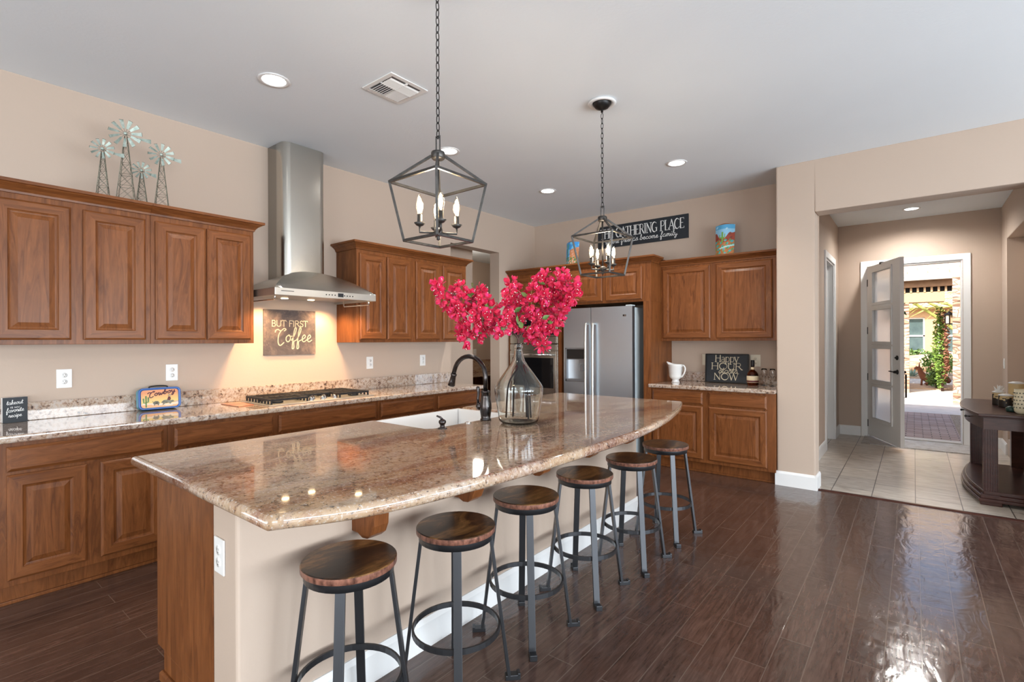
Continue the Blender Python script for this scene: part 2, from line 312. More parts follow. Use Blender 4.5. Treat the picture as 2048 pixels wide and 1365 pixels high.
# ------------------------------------------------------------------ lettering drawn with strokes
def ell(cx, cy, rx, ry, a0, a1, k=14): return [(cx+rx*math.cos(math.radians(a0+(a1-a0)*i/k)), cy+ry*math.sin(math.radians(a0+(a1-a0)*i/k))) for i in range(k+1)]
CUR = {'a': ([[(.72, .8), (.45, 1), (.12, .65), (.12, .25), (.4, 0), (.68, .3), (.75, .95), (.72, .3), (.85, .02), (1.05, .2)]], 1.0),
 'b': ([[(0, .2), (.35, 1.3), (.4, 1.9), (.25, 2.), (.2, 1.4), (.2, .2), (.45, 0), (.72, .3), (.65, .8), (.4, .9), (.5, .85), (.95, .75)]], .95),
 'c': ([[(.72, .75), (.5, 1), (.15, .65), (.15, .25), (.45, 0), (.9, .25)]], .85),
 'd': ([[(.7, .8), (.42, 1), (.1, .6), (.12, .2), (.4, 0), (.68, .35), (.78, 2), (.7, .3), (.85, .02), (1.05, .2)]], 1.),
 'e': ([[(0, .25), (.4, .45), (.65, .75), (.45, 1), (.2, .7), (.22, .2), (.5, 0), (.9, .25)]], .85),
 'f': ([[(0, .2), (.4, 1.), (.58, 1.8), (.42, 2.05), (.28, 1.5), (.22, -.6), (.32, -1.), (.5, -.8), (.4, 0), (.75, .25)]], .74),
 'h': ([[(0, .2), (.35, 1.4), (.4, 1.9), (.25, 2), (.2, 1.2), (.18, 0)], [(.18, .4), (.45, .95), (.65, .8), (.65, .2), (.8, 0), (1, .2)]], .95),
 'i': ([[(0, .2), (.25, 1), (.22, .2), (.4, 0), (.6, .2)], [(.3, 1.4), (.34, 1.5)]], .55),
 'k': ([[(0, .2), (.35, 1.5), (.35, 1.95), (.2, 1.9), (.15, 0)], [(.15, .4), (.5, .95), (.65, .8), (.3, .5), (.6, .05), (.9, .2)]], .85),
 'l': ([[(0, .2), (.4, 1.4), (.42, 1.9), (.27, 2), (.22, 1.2), (.25, .2), (.42, 0), (.65, .2)]], .6),
 'm': ([[(0, .3), (.15, 1), (.15, 0)], [(.15, .5), (.4, 1), (.52, .8), (.52, 0)], [(.52, .5), (.78, 1), (.92, .8), (.92, .2), (1.08, 0), (1.25, .2)]], 1.2),
 'n': ([[(0, .3), (.15, 1), (.15, 0)], [(.15, .5), (.4, 1), (.55, .8), (.55, .2), (.7, 0), (.9, .2)]], .86),
 'o': ([[(.5, 1), (.15, .7), (.15, .25), (.45, 0), (.75, .3), (.72, .75), (.5, 1), (.6, .8), (1, .8)]], .95),
 'p': ([[(0, .3), (.18, 1), (.12, -.9)], [(.16, .6), (.45, 1), (.72, .7), (.65, .2), (.4, 0), (.16, .2)]], .85),
 'r': ([[(0, .2), (.2, 1.1), (.35, .9), (.6, .9), (.5, .3), (.62, 0), (.85, .2)]], .75),
 's': ([[(0, .2), (.4, 1.1), (.6, .4), (.45, 0), (.15, .1)], [(.45, 0), (.85, .2)]], .75),
 't': ([[(0, .3), (.3, 1.8), (.28, .2), (.42, 0), (.65, .2)], [(.02, 1.15), (.62, 1.25)]], .62),
 'u': ([[(0, .8), (.15, 1), (.15, .25), (.35, 0), (.65, .4), (.72, 1), (.7, .2), (.85, 0), (1.05, .2)]], 1.),
 'v': ([[(0, .8), (.15, 1), (.35, 0), (.7, .9), (.95, .85)]], .85),
 'w': ([[(0, .8), (.15, 1), (.2, .1), (.4, 0), (.6, .8), (.65, .1), (.85, 0), (1.1, .9), (1.3, .85)]], 1.2),
 'y': ([[(0, .8), (.15, 1), (.2, .3), (.4, .1), (.7, .5), (.75, 1), (.65, -.6), (.4, -1), (.25, -.7), (.6, -.1), (1, .2)]], 1.),
 'C': ([[(-.55, 1.35), (-.5, 1.6), (-.2, 1.75), (.25, 1.55), (.7, 1.9), (1., 1.75), (.75, 1.55)], [(.3, 1.6), (0, .9), (.05, -.1), (.4, -.5), (.9, -.1)]], 1.05), ' ': ([], .6)}
CAP = {'A': ([('n', [(0, 0), (.35, 1)]), ('t', [(.35, 1), (.7, 0)]), ('n', [(.13, .36), (.57, .36)])], .72, [(0, 0), (.7, 0)]),
 'B': ([('t', [(.1, 0), (.1, 1)]), ('n', [(.1, 1), (.32, 1)]+ell(.32, .76, .2, .24, 90, -90)+[(.1, .52)]), ('n', [(.3, .52)]+ell(.32, .26, .24, .26, 90, -90)+[(.1, 0)])], .66, []),
 'C': ([('n', ell(.42, .5, .36, .5, 45, 90, 6)), ('t', ell(.42, .5, .36, .5, 90, 270)), ('n', ell(.42, .5, .36, .5, 270, 320, 6))], .76, []),
 'E': ([('t', [(.1, 0), (.1, 1)]), ('n', [(.1, 1), (.55, 1), (.55, .86)]), ('n', [(.1, .53), (.44, .53)]), ('n', [(.1, 0), (.57, 0), (.57, .15)])], .64, []),
 'F': ([('t', [(.1, 0), (.1, 1)]), ('n', [(.1, 1), (.55, 1), (.55, .86)]), ('n', [(.1, .53), (.44, .53)])], .6, [(.1, 0)]),
 'G': ([('n', ell(.42, .5, .36, .5, 45, 90, 6)), ('t', ell(.42, .5, .36, .5, 90, 270)), ('n', ell(.42, .5, .36, .5, 270, 315, 6)), ('t', [(.7, .08), (.7, .42)]), ('n', [(.52, .42), (.8, .42)])], .84, []),
 'H': ([('t', [(.1, 0), (.1, 1)]), ('t', [(.68, 0), (.68, 1)]), ('n', [(.1, .52), (.68, .52)])], .8, [(.1, 0), (.1, 1), (.68, 0), (.68, 1)]),
 'I': ([('t', [(.12, 0), (.12, 1)])], .28, [(.12, 0), (.12, 1)]),
 'L': ([('t', [(.1, 0), (.1, 1)]), ('n', [(.1, 0), (.55, 0), (.55, .2)])], .6, [(.1, 1)]),
 'M': ([('n', [(.08, 0), (.12, 1)]), ('t', [(.12, 1), (.42, .1)]), ('n', [(.42, .1), (.74, 1)]), ('t', [(.74, 1), (.78, 0)])], .88, [(.08, 0), (.78, 0)]),
 'N': ([('n', [(.1, 0), (.1, 1)]), ('t', [(.1, 1), (.68, 0)]), ('n', [(.68, 0), (.68, 1)])], .8, [(.1, 0), (.68, 1)]),
 'O': ([('t', ell(.45, .5, .39, .5, 60, 300)), ('n', ell(.45, .5, .39, .5, 300, 420))], .9, []),
 'P': ([('t', [(.1, 0), (.1, 1)]), ('n', [(.1, 1), (.34, 1)]+ell(.34, .74, .22, .26, 90, -90)+[(.1, .48)])], .62, [(.1, 0)]),
 'R': ([('t', [(.1, 0), (.1, 1)]), ('n', [(.1, 1), (.34, 1)]+ell(.34, .75, .2, .25, 90, -90)+[(.1, .5)]), ('t', [(.34, .5), (.66, 0), (.74, 0)])], .72, [(.1, 0)]),
 'S': ([('n', ell(.3, .76, .2, .24, 30, 90, 6)), ('t', ell(.3, .76, .2, .24, 90, 230, 8)+ell(.3, .25, .22, .26, 60, -90, 10)), ('n', ell(.3, .25, .22, .26, 270, 200, 6))], .58, []),
 'T': ([('t', [(.34, 0), (.34, 1)]), ('n', [(.02, .86), (.02, 1), (.66, 1), (.66, .86)])], .68, [(.34, 0)]),
 'U': ([('t', [(.1, 1), (.1, .3)]+ell(.38, .3, .28, .3, 180, 270, 6)), ('n', ell(.38, .3, .28, .3, 270, 360, 6)+[(.66, 1)])], .78, [(.1, 1), (.66, 1)]),
 'W': ([('t', [(.04, 1), (.28, 0)]), ('n', [(.28, 0), (.5, 1)]), ('t', [(.5, 1), (.74, 0)]), ('n', [(.74, 0), (.98, 1)])], 1.02, [(.04, 1), (.98, 1)]),
 'Y': ([('t', [(.04, 1), (.36, .5)]), ('n', [(.36, .5), (.68, 1)]), ('t', [(.36, .5), (.36, 0)])], .7, [(.36, 0), (.04, 1), (.68, 1)]),
 'a': ([('n', ell(.27, .5, .16, .16, 150, 30, 6)+[(.42, .45)]), ('t', [(.42, .5), (.42, .06), (.5, 0)]), ('n', ell(.25, .18, .18, .19, 70, 340, 10))], .54, []),
 'p': ([('t', [(.1, -.32), (.1, .66)]), ('n', ell(.3, .33, .24, .33, 150, -150, 14))], .6, [(.1, -.32)]),
 'y': ([('t', [(.02, .66), (.27, 0)]), ('n', [(.5, .66), (.22, -.2), (.1, -.32), (.02, -.26)])], .54, [(.02, .66), (.5, .66)]), ' ': ([], .4, [])}
def ribbon(mb, pts, wd, fn, m=0):
    P = [Vector((p[0], p[1])) for p in pts]; L = []; R = []
    for i, p in enumerate(P):
        t = P[min(i+1, len(P)-1)]-P[max(i-1, 0)]
        if t.length < 1e-9: t = Vector((1, 0))
        t.normalize(); nrm = Vector((-t.y, t.x)); ext = t*wd*.3*(-1 if i == 0 else 1 if i == len(P)-1 else 0)
        L.append(p+ext+nrm*wd/2); R.append(p+ext-nrm*wd/2)
    n = len(P); vs = [fn(*q, 0) for q in L]+[fn(*q, 0) for q in R]+[fn(*q, 1) for q in L]+[fn(*q, 1) for q in R]
    fs = []
    for i in range(n-1): fs += [(2*n+i, 2*n+i+1, 3*n+i+1, 3*n+i), (i, 2*n+i, 2*n+i+1, i+1), (n+i, n+i+1, 3*n+i+1, 3*n+i)]
    mb.add(vs, fs, m)
def cursive(mb, text, x0, y0, w, xh, wd, fn, m=0, slope=0, shear=.12, m_t=1.0):
    tot = sum(CUR[c][1] for c in text); sx = w/tot; x = 0
    for c in text:
        for st in CUR[c][0]:
            ps = spline([(x+a+shear*b, b, 0) for a, b in st], 5)
            ribbon(mb, [(x0+p.x*sx, y0+p.y*xh+slope*p.x*sx) for p in ps], wd, fn, m)
        x += CUR[c][1]
def caps(mb, text, x0, y0, w, hgt, tk, tn, fn, m=0, serif=True):
    tot = sum(CAP[c][1] for c in text); sx = w/tot; x = 0
    for c in text:
        for kd, ps in CAP[c][0]: ribbon(mb, [(x0+(x+a)*sx, y0+b*hgt) for a, b in ps], tk if kd == 't' else tn, fn, m)
        if serif:
            for a, b in CAP[c][2]: ribbon(mb, [(x0+(x+a)*sx-tk*1.1, y0+b*hgt), (x0+(x+a)*sx+tk*1.1, y0+b*hgt)], tn, fn, m)
        x += CAP[c][1]
def blob(mb, pts, fn, m=0):
    n = len(pts); mb.add([fn(a, b, 1) for a, b in pts], [list(range(n))], m)
def picture(name, fn, paintf, nu, nv, parent, back=None):
    """a painted surface: fn(u,v) -> point, paintf(u,v) -> colour of the artwork"""
    me = bpy.data.meshes.new(name); vs = [fn(i/nu, j/nv) for j in range(nv+1) for i in range(nu+1)]
    fs = [(j*(nu+1)+i, j*(nu+1)+i+1, (j+1)*(nu+1)+i+1, (j+1)*(nu+1)+i) for j in range(nv) for i in range(nu)]
    me.from_pydata(vs, [], fs); me.materials.append(M['picture_paint']); ca = me.color_attributes.new('Col', 'FLOAT_COLOR', 'POINT')
    for j in range(nv+1):
        for i in range(nu+1): ca.data[j*(nu+1)+i].color = (*paintf(i/nu, j/nv)[:3], 1)
    for p in me.polygons: p.use_smooth = True
    me.update(); o = bpy.data.objects.new(name, me); COL.objects.link(o); o.parent = parent; return o

# ------------------------------------------------------------------ room shell
WL, BK, AR, HC = -4.325, 5.96, 5.385, 3.06
RX, RY = 5.1, -4.6
OPY0, OPY1, OPZ = 4.247, 5.148, 2.575
b = MB(); b.box(WL-.16, WL, RY, OPY0, 0, HC); b.box(WL-.16, WL, OPY1, BK, 0, HC); b.box(WL-.16, WL, OPY0, OPY1, OPZ, HC); struct('wall_left', b, 'wall_paint')
b = MB(); b.box(WL-.16, -1.035, BK, BK+.16, 0, HC); struct('wall_back', b, 'wall_paint')
b = MB(); b.box(-1.035, -.715, AR, AR+.215, 0, HC); b.box(.72, RX, AR, AR+.215, 0, HC); b.box(-.715, .72, AR, AR+.215, 2.577, HC); b.box(-1.035, -.875, AR+.2, BK+.16, 0, HC)
struct('wall_arch', b, 'wall_paint', bev=.012)
def wall_with(name, fn, u0, u1, wins, z0, z1, mat):
    b = MB(); cur = u0
    for a, c in wins: fn(b, cur, a, 0, HC); fn(b, a, c, 0, z0); fn(b, a, c, z1, HC); cur = c
    fn(b, cur, u1, 0, HC); struct(name, b, mat)
wall_with('wall_right', lambda b, a, c, z, zz: b.box(RX, RX+.16, a, c, z, zz), RY, AR+.215, WIN_R, .25, 2.6, 'wall_paint')
wall_with('wall_front', lambda b, a, c, z, zz: b.box(a, c, RY-.16, RY, z, zz), WL-.16, RX+.16, WIN_B, .05, 2.5, 'wall_paint')
b = MB(); b.box(WL-.16, RX+.16, RY-4.5, BK+.16, HC, HC+.3); struct('ceiling', b, 'ceiling_paint')  # slab carried past the rear wall, added to keep the sun out
b = MB(); b.box(WL-.16, RX+.16, RY-.16, AR+.05, -.05, 0); b.box(WL-.16, -1.035, AR+.05, BK+.16, -.05, 0); struct('floor', b, 'plank_floor')
# windows letting daylight in; the pair behind the camera is added for fill
for i, (a, c) in enumerate(WIN_R):
    b = MB(); mid = (a+c)/2
    for u in (a+.03, mid, c-.03): b.box(RX-.02, RX+.03, u-.035, u+.035, .25, 2.6)
    for z in (.28, 1.9, 2.57): b.box(RX-.02, RX+.03, a, c, z-.035, z+.035)
    struct('window_%d' % (i+1), b, 'white_trim')
for i, (a, c) in enumerate(WIN_B):
    b = MB(); mid = (a+c)/2
    for u in (a+.04, mid, c-.04): b.box(u-.05, u+.05, RY-.03, RY+.02, .05, 2.5)
    for z in (.1, 2.45): b.box(a, c, RY-.03, RY+.02, z-.05, z+.05)
    struct('window_%d' % (i+5), b, 'white_trim')  # unseen frames added around the rear fill areas
# baseboards
def bb(name, segs):
    b = MB()
    for (x0, y0, x1, y1, nx, ny) in segs:
        t = .016; pr = [(0, 0), (t, 0), (t, .115), (t*.7, .128), (t*.4, .135), (0, .137)]
        b.prism(pr, lambda u, v, k, A=(x0, y0), B=(x1, y1), n=(nx, ny): ((A, B)[k][0]+n[0]*u, (A, B)[k][1]+n[1]*u, v))
    struct(name, b, 'white_trim')
bb('baseboard_arch', [(-1.051, AR, -.715, AR, 0, -1), (-.715, AR-.016, -.715, AR+.215, 1, 0), (.72, AR, RX, AR, 0, -1)])
bb('baseboard_foyer', [(-.875, 5.6, -.875, 7.35, 1, 0), (-.875, 8.40, -.875, 8.85, 1, 0), (-.875, 8.85, -.605, 8.85, 0, -1), (.575, 8.85, .87, 8.85, 0, -1), (.87, 8.4, .87, 8.85, -1, 0), (.87, 5.6, .87, 6.5, -1, 0)])
# passage behind the left wall
b = MB(); b.box(-5.01, -4.85, 3.6, 5.19, 0, HC); b.box(-5.0, -4.485, 3.5, 3.6, 0, HC); struct('wall_pantry', b, 'wall_paint')
b = MB(); b.box(-7.3, -7.16, 3.4, 9.6, 0, HC); b.box(-7.2, -4.485, 9.5, 9.6, 0, HC); b.box(-7.2, -5.01, 3.4, 3.5, 0, HC); b.box(-4.5, -4.4, 6.12, 9.6, 0, HC); struct('wall_rear_room', b, 'wall_paint')
b = MB(); b.box(-7.3, -4.485, 3.4, 9.6, HC, HC+.2); struct('ceiling_rear_room', b, 'ceiling_paint')
b = MB(); b.box(-7.3, -4.485, 3.4, 9.6, -.05, 0); struct('floor_rear_room', b, 'plank_floor')
b = MB(); b.box(-7.155, -6.55, 6.6, 8.6, .70, .74); b.box(-7.155, -7.12, 6.6, 8.6, .74, 1.0)
t = thing('desk', 'granite topped built-in desk in the dark room beyond the doorway', 'desk'); obj('desk_top', b, 'granite', t, .004)
b = MB(); b.box(-7.15, -6.6, 6.62, 6.7, 0, .70); b.box(-7.15, -6.6, 8.5, 8.58, 0, .70); b.box(-7.15, -7.1, 6.7, 8.5, 0, .7); obj('desk_base', b, 'cabinet_wood', t)

o = light('rear_room_fill', 'POINT', (-5.9, 6.4, 2.7), 26, (1, .9, .78), shadow_soft_size=.2)  # unseen point light added to lift the black room
# foyer
FY = 8.85
b = MB(); b.box(-1.03, -.875, 5.6, 7.42, 0, HC); b.box(-1.03, -.875, 8.33, FY, 0, HC); b.box(-1.03, -.875, 7.42, 8.33, 2.46, HC); struct('wall_foyer_left', b, 'wall_paint')
b = MB(); b.box(.87, 1.03, 5.6, 6.3, 0, HC); b.box(.87, 1.03, 8.38, FY, 0, HC); b.box(.87, 1.03, 6.3, 8.38, 2.59, HC); b.box(.87, 1.03, 6.3, 8.38, 0, .2); b.box(1.03, 1.2, 6.2, 8.5, 0, HC); struct('wall_foyer_right', b, 'wall_paint', bev=.01)
b = MB(); b.box(-1.03, -.52, FY, FY+.16, 0, HC); b.box(.50, 1.2, FY, FY+.16, 0, HC); b.box(-.52, .5, FY, FY+.16, 2.45, HC); struct('wall_foyer_far', b, 'wall_paint')
b = MB(); b.box(-1.03, 1.3, BK+.16, FY+.16, HC, HC+.3); struct('ceiling_foyer', b, 'ceiling_paint')
b = MB(); b.box(-2.2, 1.2, AR+.055, FY+.16, -.05, .0); struct('floor_foyer', b, 'tile_floor')
b = MB(); b.prism([(0, 0), (.05, 0), (.047, .008), (.012, .010), (.0, .003)], lambda u, v, k: (-.715 if k == 0 else .72, AR+.02+u, v)); struct('trim_threshold', b, 'console_wood')
# front door: casing, jamb, leaf
def casing(b, x0, x1, z1, y, wd=.075, t=.018):
    b.box(x0-wd, x0, y-t, y, 0, z1+wd); b.box(x1, x1+wd, y-t, y, 0, z1+wd); b.box(x0, x1, y-t, y, z1, z1+wd)
b = MB(); casing(b, -.525, .505, 2.44, FY); b.box(-.525, -.505, FY, FY+.16, 0, 2.44); b.box(.485, .505, FY, FY+.16, 0, 2.44); b.box(-.505, .485, FY, FY+.16, 2.42, 2.44)
struct('trim_1', b, 'white_trim', bev=.003)
b = MB(); b.box(-.505, .485, FY-.01, FY+.17, 0, .02); struct('trim_2', b, 'gutter')
DA = math.atan2(7.94-8.845, -.115+.505); DL = .985
dr = bpy.data.objects.new('door_1', None); COL.objects.link(dr); dr['kind'] = 'structure'; dr.location = (-.505, 8.845, 0); dr.rotation_euler = (0, 0, DA)
zc = [(.30, .74), (.83, 1.27), (1.36, 1.80), (1.90, 2.33)]; px0, px1 = .20, .74
b = MB(); cur = .035
for a, c in zc: b.box(.003, DL, -.022, .022, cur, a); b.box(.003, px0, -.022, .022, a, c); b.box(px1, DL, -.022, .022, a, c); cur = c
b.box(.003, DL, -.022, .022, cur, 2.425); obj('door_leaf', b, 'white_trim', dr)
for a, c in zc:
    b = MB(); q = .035
    for yy, s in ((-.022, -1), (.022, 1)):
        for i in range(4):
            pass
        y0, y1 = sorted((yy, yy+s*.012)); b.box(px0-q, px1+q, y0, y1, a-q, a); b.box(px0-q, px1+q, y0, y1, c, c+q); b.box(px0-q, px0, y0, y1, a, c); b.box(px1, px1+q, y0, y1, a, c)
    fr = obj('pane_frame', b, 'white_trim', dr, .004); b = MB(); b.box(px0, px1, -.006, .006, a, c); obj('pane', b, 'frosted_pane', fr)
for s in (-1, 1):
    b = MB(); b.lathe([(.031, 0), (.031, .006), (.02, .012), (.014, .045), (.0, .05)], 16, c1=True).xf(Matrix.Translation((DL-.07, s*.022, .98)) @ Matrix.Rotation(-s*PI/2, 4, 'X'))
    b.bar((DL-.07, s*.062, .98), (DL-.19, s*.066, .985), .018, .012); obj('lever_handle', b, 'black_hardware', dr)
    b = MB(); b.lathe([(.029, 0), (.029, .012), (.012, .016), (.01, .03), (0, .03)], 16, c1=True).xf(Matrix.Translation((DL-.07, s*.022, 1.16)) @ Matrix.Rotation(-s*PI/2, 4, 'X')); obj('deadbolt', b, 'black_hardware', dr)
b = MB(); b.tube([(DL-.075, .022, .95), (DL-.075, .07, .95), (DL-.075, .07, .66), (DL-.075, .022, .66)], .011, 8); obj('pull_handle', b, 'black_hardware', dr)
for z in (.2, .86, 1.52, 2.2):
    b = MB(); b.tube([(0, .0, z-.05), (0, 0, z+.05)], .009, 8); b.box(-.002, .03, -.024, -.020, z-.05, z+.05); b.box(-.03, 0, -.012, -.004, z-.05, z+.05); obj('hinge', b, 'black_hardware', dr)
b = MB(); b.box(.42, .46, -.03, .03, 2.41, 2.44); obj('catch', b, 'black_hardware', dr)
# closet door beside the foyer
b = MB(); y0, y1, zt, t = 7.44, 8.32, 2.44, .018
for (ya, yb, za, zb) in ((y0-.075, y0, 0, zt+.08), (y1, y1+.085, 0, zt+.08), (y0, y1, zt, zt+.08)): b.box(-.875, -.857, ya, yb, za, zb)
b.box(-1.03, -.875, y1-.02, y1+.0, 0, zt); b.box(-1.03, -.875, y0, y0+.02, 0, zt); b.box(-1.03, -.875, y0+.02, y1-.02, zt-.02, zt); b.box(-.99, -.95, y1-.035, y1-.02, 0, zt-.02)
struct('trim_3', b, 'white_trim', bev=.003)
d2 = bpy.data.objects.new('door_2', None); COL.objects.link(d2); d2['kind'] = 'structure'
b = MB(); b.box(-1.03-.84, -1.03, y1-.06, y1-.022, .01, zt-.025); obj('door_leaf', b, 'white_trim', d2)
for z in (.25, .9, 1.55, 2.2):
    b = MB(); b.box(-1.035, -.985, y1-.026, y1-.019, z-.05, z+.05); b.tube([(-1.02, y1-.03, z-.05), (-1.02, y1-.03, z+.05)], .008, 6); obj('hinge', b, 'black_hardware', d2)
b = MB(); b.box(-2.2, -1.03, y1+.03, y1+.13, 0, HC); b.box(-2.3, -2.2, 6.2, 8.6, 0, HC); b.box(-2.2, -1.03, 6.2, 6.3, 0, HC); struct('wall_closet', b, 'wall_paint')
b = MB(); b.box(-2.3, -1.0, 6.1, 8.9, HC, HC+.2); struct('ceiling_closet', b, 'ceiling_paint')

# ------------------------------------------------------------------ cabinets (local frame: x along the run, front towards -y, back at y=0)
def raised_door(w, h, t=.020, st=.058):
    lp = [(0, 0), (0, t-.009), (.005, t-.004), (.011, t), (st, t), (st+.004, t-.006), (st+.011, t-.009), (st+.016, t-.010), (st+.040, t-.003), (st+.042, t-.002)]
    mb = MB(); vs = []
    for i, d in lp: vs += [(i, -d, i), (w-i, -d, i), (w-i, -d, h-i), (i, -d, h-i)]
    fs = []; ms = []
    for a in range(len(lp)-1):
        for k in range(4):
            fs.append((a*4+k, a*4+(k+1) % 4, a*4+4+(k+1) % 4, a*4+4+k)); ms.append(1 if k in (0, 2) and a < 5 else 0)
    n = (len(lp)-1)*4; fs.append((n, n+1, n+2, n+3)); ms.append(0); fs.append((3, 2, 1, 0)); ms.append(0); mb.add(vs, fs, ms); return mb
def drawer_front(w, h, t=.020):
    lp = [(0, 0), (0, t-.010), (.004, t-.008), (.016, t)]; mb = MB(); vs = []
    for i, d in lp: vs += [(i, -d, i), (w-i, -d, i), (w-i, -d, h-i), (i, -d, h-i)]
    fs = [(a*4+k, a*4+(k+1) % 4, a*4+4+(k+1) % 4, a*4+4+k) for a in range(len(lp)-1) for k in range(4)]; n = (len(lp)-1)*4
    fs += [(n, n+1, n+2, n+3), (3, 2, 1, 0)]; mb.add(vs, fs, 1); return mb
CW = ['cabinet_wood', 'cabinet_wood_across']
CROWN = [(0, 0), (.008, 0), (.010, .012), (.024, .030), (.044, .044), (.050, .050), (.062, .052), (.062, .070), (0, .070)]
def crown(mb, x0, x1, d, z, left=False, right=False, rb=-.004):
    mb.prism(CROWN, lambda u, v, k: ((x0-(u if left else 0)) if k == 0 else (x1+(u if right else 0)), -d-u, z+v), 1)
    if left: mb.prism(CROWN, lambda u, v, k: (x0-u, (-d-u) if k == 0 else -.004, z+v), 1)
    if right: mb.prism(CROWN, lambda u, v, k: (x1+u, (-d-u) if k == 0 else rb, z+v), 1)
    mb.box(x0, x1, -d, -.004, z+.062, z+.069, 1)
def cabinet(name, label, loc, rot, x0, x1, z0, z1, d, doors=(), drawers=(), toe=0, cr=None, group=None, cat='cabinet', void=None):
    t = thing(name, label, cat, loc, rot, group); b = MB()
    if toe:
        b.box(x0, x1, -d, -.004, toe, z1); b.box(x0+.0, x1, -d+.075, -.02, 0, toe)
        b.box(x0, x1, -d+.062, -d+.0751, 0, .018)
    else: b.box(x0, x1, -d, -.004, z0, z1)
    obj('body', b, CW, t, .002)
    for (a, c, za, zb) in doors:
        obj('door', raised_door(c-a, zb-za), CW, t, loc=(a, -d-.001, za))
    for (a, c, za, zb) in drawers:
        obj('drawer', drawer_front(c-a, zb-za), CW, t, loc=(a, -d-.001, za))
    if cr is not None:
        b = MB(); crown(b, x0, x1, d, z1, *cr); obj('crown_molding', b, CW, t)
    return t
LW = (WL, 0, 0); RL = PI/2       # left wall: local x -> +Y, local -y -> +X
UZ0, UZ1 = 1.387, 2.25; DZ = (1.415, 2.215)
G1 = 'wall cabinets on the hood wall'
ud = lambda a, c: (a, c, *DZ)
cabinet('wall_cabinet', 'brown wall cabinet under the metal windmills, at the left edge', LW, RL, .36, 1.1255, UZ0, UZ1, .33, [ud(.385, .718), ud(.775, 1.096)], cr=(False, False), group=G1)
cabinet('wall_cabinet', 'brown wall cabinet just left of the range hood', LW, RL, 1.1265, 1.80, UZ0, UZ1, .33, [ud(1.152, 1.459), ud(1.468, 1.774)], cr=(False, True), group=G1)
cabinet('wall_cabinet', 'brown wall cabinet just right of the range hood', LW, RL, 2.722, 3.3835, UZ0, UZ1, .33, [ud(2.748, 3.044), ud(3.058, 3.354)], cr=(True, False), group=G1)
cabinet('wall_cabinet', 'brown wall cabinet beside the doorway, behind the pink flowers', LW, RL, 3.3845, 4.165, UZ0, UZ1, .33, [ud(3.417, 3.744), ud(3.795, 4.137)], cr=(False, True), group=G1)
G2 = 'base cabinets under the cooktop counter'
bd = lambda a, c: (a, c, .150, .702)
dd = lambda a, c: (a, c, .720, .850)
cabinet('base_cabinet', 'brown base cabinet below the cowboy lunch box, long drawer over two doors', LW, RL, .36, 1.1345, 0, .873, .61, [bd(.407, .734), bd(.795, 1.112)], [dd(.406, 1.110)], .115, group=G2)
cabinet('base_cabinet', 'brown base cabinet left of the cooktop, partly behind the island corner', LW, RL, 1.1355, 1.8275, 0, .873, .61, [bd(1.169, 1.484), bd(1.492, 1.807)], [dd(1.169, 1.807)], .115, group=G2)
cabinet('base_cabinet', 'brown base cabinet directly below the gas cooktop', LW, RL, 1.8285, 2.7415, 0, .873, .61, [bd(1.848, 2.276), bd(2.286, 2.715)], [dd(1.848, 2.715)], .115, group=G2)
cabinet('base_cabinet', 'brown base cabinet right of the cooktop, seen over the white sink', LW, RL, 2.7425, 3.4255, 0, .873, .61, [bd(2.768, 3.080), bd(3.090, 3.399)], [dd(2.768, 3.399)], .115, group=G2)
cabinet('base_cabinet', 'brown base cabinet at the doorway end of the cooktop counter, behind the faucet', LW, RL, 3.4265, 4.11, 0, .873, .61, [bd(3.453, 3.765), bd(3.775, 4.085)], [dd(3.453, 4.085)], .115, group=G2)
BW = (0, BK, 0); TZ = 2.27
t = cabinet('oven_cabinet', 'tall brown cabinet holding the wall ovens in the corner', BW, 0, WL+.002, -3.462, 2.0, TZ, .62, [(-4.27, -3.915, 1.86, 2.235), (-3.872, -3.51, 1.86, 2.235)], cr=(False, False))
# hollow the oven cabinet: replace its body by a carcass around the appliances
old = [c for c in kids(t) if c.name.startswith('body')][0]; bpy.data.objects.remove(old)
b = MB(); b.box(WL+.004, -4.275, -.62, -.004, 0, TZ); b.box(-3.512, -3.462, -.62, -.004, 0, TZ); b.box(-4.275, -3.512, -.62, -.004, 1.75, TZ); b.box(-4.275, -3.512, -.62, -.004, 0, .69); obj('body', b, CW, t, .002)
obj('drawer', drawer_front(.74, .36), CW, t, loc=(-4.26, -.621, .2))
t = cabinet('refrigerator_cabinet', 'brown two-door cabinet and side panel framing the refrigerator', BW, 0, -3.461, -2.285, 1.835, TZ, .62, [(-3.435, -2.885, 1.86, 2.235), (-2.838, -2.385, 1.86, 2.235)], cr=(False, True, -.40))
b = MB(); b.box(-2.375, -2.286, -.62, -.004, 0, 1.835); obj('side_panel', b, CW, t, .002)
cabinet('wall_cabinet', 'brown two-door wall cabinet above the Happy Hour sign', BW, 0, -2.284, -1.036, UZ0, 2.235, .33, [(-2.262, -1.728, *DZ), (-1.668, -1.116, *DZ)], cr=(False, False))
cabinet('base_cabinet', 'brown base cabinet below the Happy Hour sign, two drawers over two doors', BW, 0, -2.284, -1.040, 0, .873, .61, [(-2.268, -1.723, .150, .702), (-1.662, -1.114, .150, .702)], [(-2.268, -1.723, .720, .850), (-1.662, -1.114, .720, .850)], .115)
